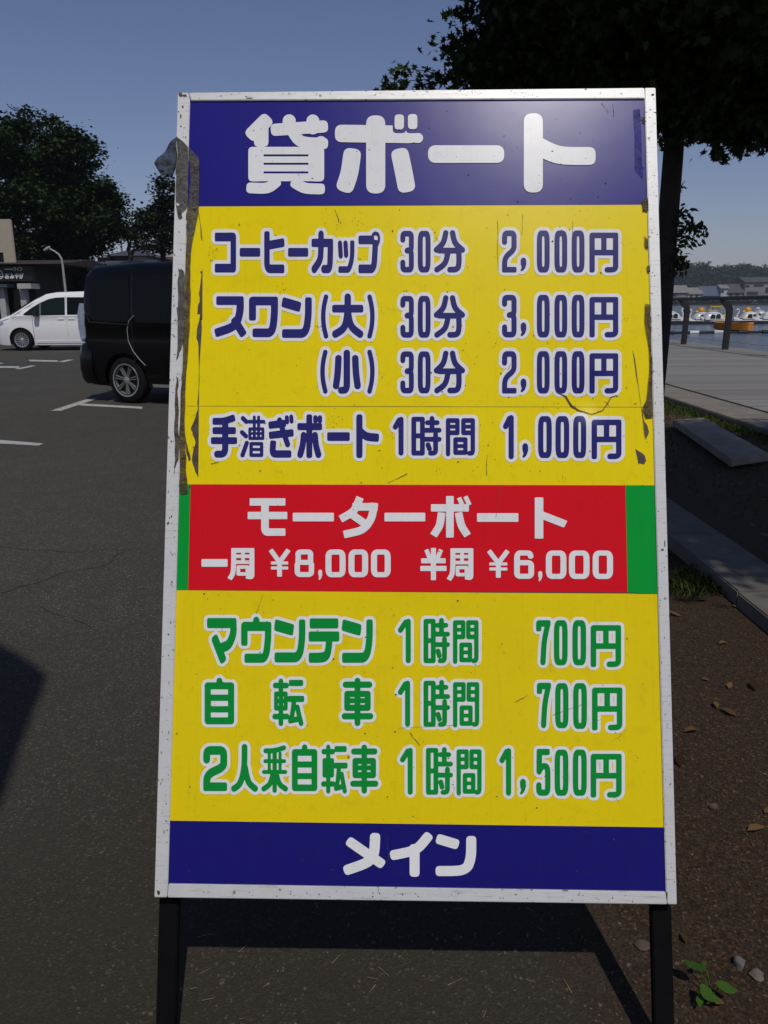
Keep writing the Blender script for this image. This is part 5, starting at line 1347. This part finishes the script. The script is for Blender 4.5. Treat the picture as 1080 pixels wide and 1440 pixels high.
def duck_boat(loc, rz, label, hm):
    root = empty('duck_boat', loc, rz); root.scale = (.8, .8, .8); tag(root, label, 'pedal boat')
    mb = MB(); boat_hull(mb, 2.8, 1.5, .5); mb.build('hull', M_swan, root, smooth=True)
    mb = MB(); rings = []
    for i in range(9):
        a = math.pi * i / 8; r = .42 * math.sin(a) + .001; z = 1.15 - .45 * math.cos(a)
        rings.append([(.95 + r * math.cos(b) * 1.1, r * math.sin(b), z) for b in np.linspace(0, 2 * math.pi, 15)[:-1]])
    loft(mb, rings); mb.build('head', hm, root, smooth=True)
    mb = MB(); mb.tube([(1.3, 0, 1.08), (1.55, 0, 1.04), (1.7, 0, 1.0)], [.16, .15, .06], 8); mb.build('beak', M_yell, root, smooth=True)
    for sd in (-1, 1):
        mb = MB(); mb.lathe([(.001, -.02), (.06, 0), (.001, .02)], 8, c=(1.15, sd * .36, 1.28)); mb.build('eye', M_swan, root)
    mb = MB(); mb.box(-.9, .35, -.62, .62, 1.15, 1.22); mb.build('canopy', hm if hm is M_yell else M_swan, root, bevel=.03)
    for x in (-.85, .3):
        for y in (-.57, .57): mb = MB(); mb.tube([(x, y, .4), (x, y, 1.16)], .03, 6); mb.build('canopy_post', M_swan, root)
duck_boat(Wat(997, YS + 6), math.pi + .2, 'pedal boat with an orange bird head behind the middle swan boats', M_orange)
duck_boat(Wat(1062, YS + 4), math.pi + .3, 'pedal boat with an orange bird head right of the right railing post', M_orange)
root = empty('canopy_boat', Wat(1006, YS + 13)); root.scale = (.78, .78, .68); tag(root, 'yellow pedal boat with a square canopy behind the swan boats', 'pedal boat')
mb = MB(); boat_hull(mb, 3.0, 1.6, .55); mb.build('hull', M_yell, root, smooth=True)
mb = MB(); mb.box(-.9, .7, -.65, .65, 1.75, 1.95); mb.build('canopy', M_yell, root, bevel=.05)
for x in (-.8, -.1, .6):
    for y in (-.6, .6): mb = MB(); mb.tube([(x, y, .4), (x, y, 1.76)], .05, 6); mb.build('canopy_post', M_yell, root)
mb = MB(); mb.box(-.6, .4, -.5, .5, .5, 1.0); mb.build('seat', M_orange, root)
# orange rowing boat beside the floating dock
p0 = W(1003, 464.3); p1 = W(1055, 465.2); c_ = ((p0[0] + p1[0]) / 2, (p0[1] + p1[1]) / 2, WATER_Z); Ln = math.hypot(p1[0] - p0[0], p1[1] - p0[1])
root = empty('rowing_boat', c_, math.atan2(p1[1] - p0[1], p1[0] - p0[0])); tag(root, 'small orange boat floating below the railing in front of the swan boats', 'boat')
mb = MB(); rings = []; 
for i in range(13):
    t = -1 + 2 * i / 12; w = .5 * (1 - max(0, -t) ** 2.2 * .96) * (1 if t < .8 else 1 - (t - .8) * .8); z1 = .46 + .06 * t * t
    z0 = -.05 + .30 * max(0, -t - .45)
    rings.append([(t * Ln / 2, -w, z1), (t * Ln / 2, -w * .8, z0 + .1), (t * Ln / 2, 0, z0), (t * Ln / 2, w * .8, z0 + .1), (t * Ln / 2, w, z1), (t * Ln / 2, w * .8, z1 - .02), (t * Ln / 2, 0, z1 - .22), (t * Ln / 2, -w * .8, z1 - .02)])
loft(mb, rings); mb.build('hull', M_orange, root, smooth=True)
for x in (-.3, .5): mb = MB(); mb.box(x - .1, x + .1, -.42, .42, .30, .35); mb.build('seat', M_orange, root)
# floating docks (dark lines on the water)
M_dock = mat_plain('dark_float', (.012, .012, .012), .7)
fd = W(1000, 468.5); mb = MB(); Yd = fd[1]
fl = empty('floating_dock', (fd[0], Yd, WATER_Z)); tag(fl, 'dark low floating dock line on the water in front of the orange boat', 'floating dock')
mb = MB(); mb.box(-8, 14, -.35, .35, -.05, .10); mb.build('float', M_dock, fl)
for i in range(15):
    mb = MB(); x = -7 + i * 1.4; mb.tube([(x, -.4, .06), (x + .5, -.42, .06)], .11, 8); mb.build('buoy', M_swan if i in (4, 5, 9, 10, 12) else M_dock, fl, smooth=True)
sd = Wat(1020, YS - 5.2); fl = empty('floating_dock', sd); tag(fl, 'dark mooring dock running along the row of swan boats', 'floating dock')
mb = MB(); mb.box(-9, 12, -.3, .3, -.05, .22); mb.build('float', M_dock, fl)

# far shore: houses, wooded hill
M_farwall = mat_plain('far_grey_wall', (.20, .19, .18), .9, var=.2, scale=.3); M_farwhite = mat_plain('far_white_wall', (.46, .46, .45), .9, var=.1, scale=.3)
M_fardark = mat_plain('far_dark_roof', (.06, .06, .065), .8, scale=.3); M_farblue = mat_plain('far_blue_roof', (.05, .08, .13), .7, scale=.3)
YF = FAR_Y + 8
def far_house(px0, px1, pyt, pyb, lab, wall, roof, wins=(), gable=.35, Y=YF, depth=9):
    c = AT((px0 + px1) / 2, 430, Y); c.z = 0; root = empty('shore_house', c); tag(root, lab, 'house', 'houses on the far shore')
    x0 = AT(px0, 430, Y).x - c.x; x1 = AT(px1, 430, Y).x - c.x; zt = AT((px0 + px1) / 2, pyt, Y).z; ze = zt - (zt) * gable
    mb = MB(); mb.box(x0, x1, 0, depth, 0, ze); mb.build('wall', wall, root)
    mb = MB(); mb.prism([Vector((x0 - .6, -.8, ze + .01)), Vector((x0 - .6, depth + .8, ze + .01)), Vector((x0 - .6, depth / 2, zt))], Vector((0, 0, 0)), Vector((x1 - x0 + 1.2, 0, 0))); mb.build('roof', roof, root)
    for a, b, y0, y1 in wins:
        p = AT(a, y1, Y) - c; q = AT(b, y0, Y) - c; mb = MB(); mb.box(p.x, q.x, -.12, -.01, max(.3, p.z), q.z); mb.build('window', M_seat, root)
far_house(1045, 1092, 389, 424, 'grey two-storey building on the far shore at the right picture edge', M_farwall, M_fardark, ((1048, 1054, 401, 404), (1060, 1074, 400, 403), (1050, 1066, 410, 415), (1076, 1086, 404, 412)), .2, depth=14)
far_house(1022, 1043, 399, 424, 'dark roofed house left of the grey shore building', M_farwall, M_fardark, ((1026, 1030, 412, 416), (1034, 1039, 412, 416)), .45)
far_house(1012, 1022, 400, 424, 'small white house on the far shore', M_farwhite, M_farwall, ((1014, 1018, 408, 412),), .2)
far_house(986, 1008, 402, 424, 'blue roofed house on the far shore', M_farwall, M_farblue, ((990, 994, 415, 419),), .55)
far_house(966, 986, 404, 424, 'pale house with a lit gable on the far shore', M_farwhite, M_farwall, ((970, 974, 412, 418), (978, 982, 412, 418)), .4)
far_house(940, 966, 401, 424, 'long grey house on the far shore beside the tree trunk', M_farwall, M_farwall, ((946, 952, 412, 417),), .4)
far_house(900, 938, 403, 424, 'grey house on the far shore behind the board', M_farwall, M_fardark, (), .4)
# hill and its woods
m, nt, b = newmat('hill_ground'); b.inputs['Base Color'].default_value = (.03, .04, .02, 1); b.inputs['Roughness'].default_value = .95; M_hill = m
YK = 620.0
prof = [(-400, 420), (0, 412), (200, 400), (500, 392), (800, 380), (900, 378), (940, 376), (985, 374.5), (1010, 378), (1030, 377), (1050, 376), (1080, 380), (1150, 384), (1300, 380), (1600, 392), (2000, 405)]
def hill_top(px): return interp(prof, px)
mb = MB(); vs = []; fs = []; pxs = list(range(-380, 1990, 30))
for i, px_ in enumerate(pxs):
    zt = AT(px_, hill_top(px_) + 5, YK).z; x = AT(px_, 430, YK).x
    for (dy, f) in ((-120, -.05), (-70, .35), (-25, .8), (0, 1), (60, .9), (160, -.05)): vs.append((x * (1 + dy / YK), YK + dy, zt * f if f > 0 else -.5))
    if i:
        for k in range(5): b_ = (i - 1) * 6 + k; fs.append((b_, b_ + 1, b_ + 7, b_ + 6))
mb.add(vs, fs); o = mb.build('hill', M_hill, smooth=True); tag(o, 'low wooded hill beyond the far shore', 'hill', kind='structure')
M_wood = mat_leaf('far_woods', (.012, .026, .014), (.040, .066, .030), .05)
rg = np.random.default_rng(4); pos = []
for _ in range(2400):
    px_ = rg.uniform(420, 1400); f = rg.random() ** .6; dy = -110 * (1 - f)
    zt = AT(px_, hill_top(px_) + 5, YK).z * (f ** .9); h = rg.uniform(3, 8) * (1.0 if rg.random() < .9 else 1.35)
    x = AT(px_, 430, YK).x * (1 + dy / YK)
    n = 90; a = rg.normal(0, 1, (n, 3)); a /= np.linalg.norm(a, axis=1)[:, None]; a *= rg.uniform(.55, 1, (n, 1))
    w = h * rg.uniform(.45, .75)
    pos.append(np.array([x, YK + dy, max(0, zt - 1) + h * .45]) + a * np.array([w, w, h * .55]))
o = leaf_cloud('woods', np.concatenate(pos), 1.35, CLUMP, M_wood, flat=.2, rs=2); tag(o, 'dark green woods covering the hill across the lake', 'woods', kind='stuff')
# bushes along the far shore
pos = []
for _ in range(130):
    x = AT(rg.uniform(880, 1150), 430, FAR_Y + 3).x; c = np.array([x, FAR_Y + rg.uniform(3, 6), rg.uniform(.3, 1.2)]); n = 30
    pos.append(c + rg.normal(0, 1, (n, 3)) * np.array([1.3, .6, .6]))
o = leaf_cloud('shore_bushes', np.concatenate(pos), 1.0, CLUMP, M_wood, rs=5); tag(o, 'bushes along the far shore below the houses', 'bushes', kind='stuff')

# ================================================================ small things on the ground
# weeds, grass, gravel, leaf litter
M_weed = mat_leaf('weed_leaf', (.035, .09, .012), (.065, .145, .02), .25)
M_grass = mat_leaf('grass_blade', (.030, .060, .010), (.10, .14, .03), .2)
wp = G(1000, 1402); root = empty('weed_plant', wp); tag(root, 'small bright green weed with broad leaves in the soil beside the right leg', 'weed')
LEAF = [(0, 0), (-.16, .12), (-.30, .35), (-.30, .6), (-.16, .85), (0, 1), (.16, .85), (.30, .6), (.30, .35), (.16, .12)]
for (tx, ty, h, ln, wd, an) in ((978, 1362, .055, .052, .8, 2.2), (990, 1356, .05, .022, .7, 1.0), (1020, 1390, .045, .042, .9, -.2), (994, 1398, .035, .036, 1.0, -1.3), (984, 1408, .02, .026, .8, -1.9), (1006, 1405, .03, .022, .8, -.9)):
    p = G(tx, ty, h) - wp; mb = MB(); mb.tube([(0, 0, 0), p * .5 + Vector((0, 0, .012)), p], [.0016, .0013, .001], 5); mb.build('stem', M_weed, root)
    mb = MB(); d = Vector((math.cos(an), math.sin(an), -.25)).normalized(); sdv = Vector((-d.y, d.x, .15)).normalized(); nn = sdv.cross(d)
    mb.add([p + (d * (y - .5) + sdv * x * wd - nn * (x * x * .9 + (y - .5) ** 2 * .5)) * ln for x, y in LEAF], [tuple(range(len(LEAF)))]); mb.build('leaf', M_weed, root)
M_stone = mat_plain('grey_stone', (.12, .11, .10), .9, var=.35, scale=30)
def stone_mesh(mb, c, r, rr):
    bm = bmesh.new(); bmesh.ops.create_icosphere(bm, subdivisions=1 if r < .012 else 2, radius=1)
    k = [rr.uniform(.6, 1.15) for _ in range(3)]; ph = [rr.uniform(0, 6) for _ in range(3)]
    vs = []
    for v in bm.verts:
        s_ = 1 + .18 * math.sin(v.co.x * 3 + ph[0]) + .14 * math.sin(v.co.y * 4 + ph[1]) + .1 * math.sin(v.co.z * 5 + ph[2])
        vs.append(Vector((v.co.x * k[0], v.co.y * k[1], v.co.z * k[2] * .7)) * r * s_ + c)
    ix = {v: i for i, v in enumerate(bm.verts)}; fs = [[ix[v] for v in f.verts] for f in bm.faces]; bm.free()
    mb.add(vs, fs)
rr = random.Random(21)
for px_, py_, r, lab, c_ in ((1040, 1357, .016, 'grey stone in the soil beyond the weed', M_stone), (1064, 1374, .0145, 'pinkish stone at the right edge near the weed', mat_plain('pink_stone', (.13, .105, .09), .9, scale=30)), (1003, 1137, .014, 'small brown stone on the bare soil right of the board', mat_plain('brown_stone', (.08, .055, .04), .9, scale=30)), (905, 1332, .013, 'reddish pebble just left of the right leg', mat_plain('red_stone', (.075, .052, .038), .9, scale=30))):
    c = G(px_, py_); mb = MB(); stone_mesh(mb, Vector((0, 0, r * .35)), r, rr); o = mb.build('stone', c_, smooth=True); o.location = c; tag(o, lab, 'stone')
# gravel scattered over the soil
mb = MB()
for i in range(2000):
    if i < 1700: x = rr.uniform(.35, 1.72); y = rr.uniform(.9, 4.5) ** 1
    else: x = rr.uniform(-.6, .6); y = rr.uniform(1.1, 1.4); r_skip = 1
    r = rr.choice((.0016, .002, .0025, .003, .004, .006 if rr.random() < .35 else .003))
    stone_mesh(mb, Vector((x, y, r * .2)), r, rr)
o = mb.build('gravel', mat_plain('pale_gravel', (.085, .068, .046), .9, var=.6, scale=140)); tag(o, 'loose gravel over the brown soil', 'gravel', kind='stuff')
# dry straw and leaf bits
mb = MB()
for i in range(70):
    x = rr.uniform(-.5, 1.7); y = rr.uniform(1.0, 3.2) if x > .4 else rr.uniform(1.1, 1.6); a = rr.uniform(0, 6.28); l_ = rr.uniform(.006, .035); w_ = .0007
    d = Vector((math.cos(a), math.sin(a), rr.uniform(0, .12))); n_ = Vector((-d.y, d.x, 0)); c = Vector((x, y, .004))
    mb.add([c + n_ * w_, c - n_ * w_, c + d * l_ - n_ * w_ * .5, c + d * l_ + n_ * w_ * .5], [(0, 1, 2, 3)])
o = mb.build('straw', mat_plain('dry_straw', (.26, .19, .09), .8, var=.4, scale=60)); tag(o, 'bits of dry straw on the ground', 'straw', kind='stuff')
# fallen leaves in the shade between kerb and boardwalk
pos = np.array([(rr.uniform(2.08, 3.72), rr.uniform(3.2, 11), .006 + .006 * rr.random()) for _ in range(900)] + [(rr.uniform(.5, 1.7), rr.uniform(1.2, 4.2), .006) for _ in range(60)])
r_ = np.random.default_rng(5); n = len(pos); a = r_.uniform(0, 6.28, n); k = len(OVAL); sz = r_.uniform(.025, .06, n)[:, None]
P = np.array(OVAL); cx = P[:, 0][None] * sz; cy = P[:, 1][None] * sz
V = np.stack([pos[:, 0:1] + cx * np.cos(a)[:, None] - cy * np.sin(a)[:, None], pos[:, 1:2] + cx * np.sin(a)[:, None] + cy * np.cos(a)[:, None], pos[:, 2:3] + np.abs(cx) * r_.uniform(-.1, .9, n)[:, None] + cy * r_.uniform(0, .35, n)[:, None]], 2)
me = bpy.data.meshes.new('leaf_litter'); me.vertices.add(n * k); me.vertices.foreach_set('co', V.astype(np.float32).ravel())
me.loops.add(n * k); me.loops.foreach_set('vertex_index', np.arange(n * k, dtype=np.int32)); me.polygons.add(n); me.polygons.foreach_set('loop_start', np.arange(0, n * k, k, dtype=np.int32)); me.update(calc_edges=True)
o = link_mesh('leaf_litter', me, mat_leaf('dry_leaf', (.035, .022, .010), (.16, .095, .04), .1, vary=.9)); tag(o, 'brown fallen leaves on the soil', 'leaf litter', kind='stuff')
# grass tufts by the kerb and along the slab
def grass(pts, h, mat):
    P = np.array(pts); r_ = np.random.default_rng(77); n = len(P); a = r_.uniform(0, 6.28, n); ln = r_.uniform(.5, 1.2, n) * h; lean = r_.uniform(.1, .75, n)
    d = np.stack([np.cos(a) * lean, np.sin(a) * lean, np.ones(n)], 1); d /= np.linalg.norm(d, axis=1)[:, None]
    s_ = np.stack([-np.sin(a), np.cos(a), np.zeros(n)], 1) * .0035
    mid = P + d * ln[:, None] * .55; tip = P + d * ln[:, None] + np.stack([np.cos(a), np.sin(a), -.6 * np.ones(n)], 1) * (ln * lean * .35)[:, None]
    V = np.stack([P - s_, P + s_, mid + s_ * .7, tip, mid - s_ * .7], 1)
    me = bpy.data.meshes.new('grass'); me.vertices.add(n * 5); me.vertices.foreach_set('co', V.astype(np.float32).ravel())
    me.loops.add(n * 5); me.loops.foreach_set('vertex_index', np.arange(n * 5, dtype=np.int32)); me.polygons.add(n); me.polygons.foreach_set('loop_start', np.arange(0, n * 5, 5, dtype=np.int32)); me.update(calc_edges=True)
    return link_mesh('grass', me, mat)
pts = []
for _ in range(420): c = G(rr.gauss(975, 26), rr.gauss(828, 6)); pts.append((min(c.x, 1.73), c.y, 0))
for _ in range(90): c = G(rr.uniform(945, 1000), rr.gauss(815, 12)); pts.append((min(c.x, 1.73), c.y, 0))
for _ in range(2600): t = rr.random(); pts.append((3.72 - abs(rr.gauss(0, .12)), 5 + 6 * t, 0))
for _ in range(900): pts.append((rr.gauss(3.35, .35), rr.gauss(9.6, .5), 0))
for _ in range(700): pts.append((rr.uniform(2.1, 3.6), rr.uniform(3.5, 8.5), 0))
o = grass([p for p in pts if p[0] < 3.77], .055, M_grass); tag(o, 'tufts of grass along the kerb and the boardwalk edge', 'grass', kind='stuff')

# unseen banner added behind the camera, shaped to throw the left-edge shadow
def banner():
    Yb = -.45
    out = [G(x, y) for x, y in ((66, 950), (52, 938), (30, 922), (0, 906), (-60, 880), (-160, 860), (-190, 1190), (-60, 1190), (-2, 1138), (12, 1100), (30, 1045), (48, 1000), (60, 972))]
    pts = [p + SUNV * ((Yb - p.y) / SUNV.y) for p in out]
    px_ = min(p.x for p in pts) - .06; zt = max(p.z for p in pts)
    root = empty('shadow_caster_banner', (px_, Yb, 0)); tag(root, 'unseen cloth banner on a pole, added to cast a shadow on the asphalt', 'banner')
    mb = MB(); mb.tube([(0, 0, 0), (0, 0, zt + .25)], [.05, .04], 10); mb.build('pole', M_lp, root, smooth=True)
    mb = MB(); mb.prism([p - root.location for p in pts], Vector((0, -.004, 0)), Vector((0, .004, 0))); mb.build('cloth', mat_plain('shadow_caster_cloth', (.5, .1, .08), .8), root)
    zc = [p.z for p in pts]
    for z in (max(zc) - .35, min(zc) + .25):
        mb = MB(); mb.tube([(0, .02, z), (.5, .02, z)], .014, 6); mb.build('shadow_caster_arm', M_lp, root)
banner()

# ---------------------------------------------------------------- summer haze over the lake
m = bpy.data.materials.new('haze_air'); m.use_nodes = True; nt = m.node_tree
nt.nodes.remove(nt.nodes['Principled BSDF']); pv = nt.nodes.new('ShaderNodeVolumePrincipled')
pv.inputs['Color'].default_value = (.78, .86, 1.0, 1); pv.inputs['Density'].default_value = HAZE; pv.inputs['Anisotropy'].default_value = .1
nt.links.new(pv.outputs[0], nt.nodes['Material Output'].inputs['Volume'])
mb = MB(); mb.box(-2520, 2520, -70, 4010, -2.2, 75); o = mb.build('haze', m); o['kind'] = 'stuff'; o['label'] = 'thin bluish summer haze in the air'
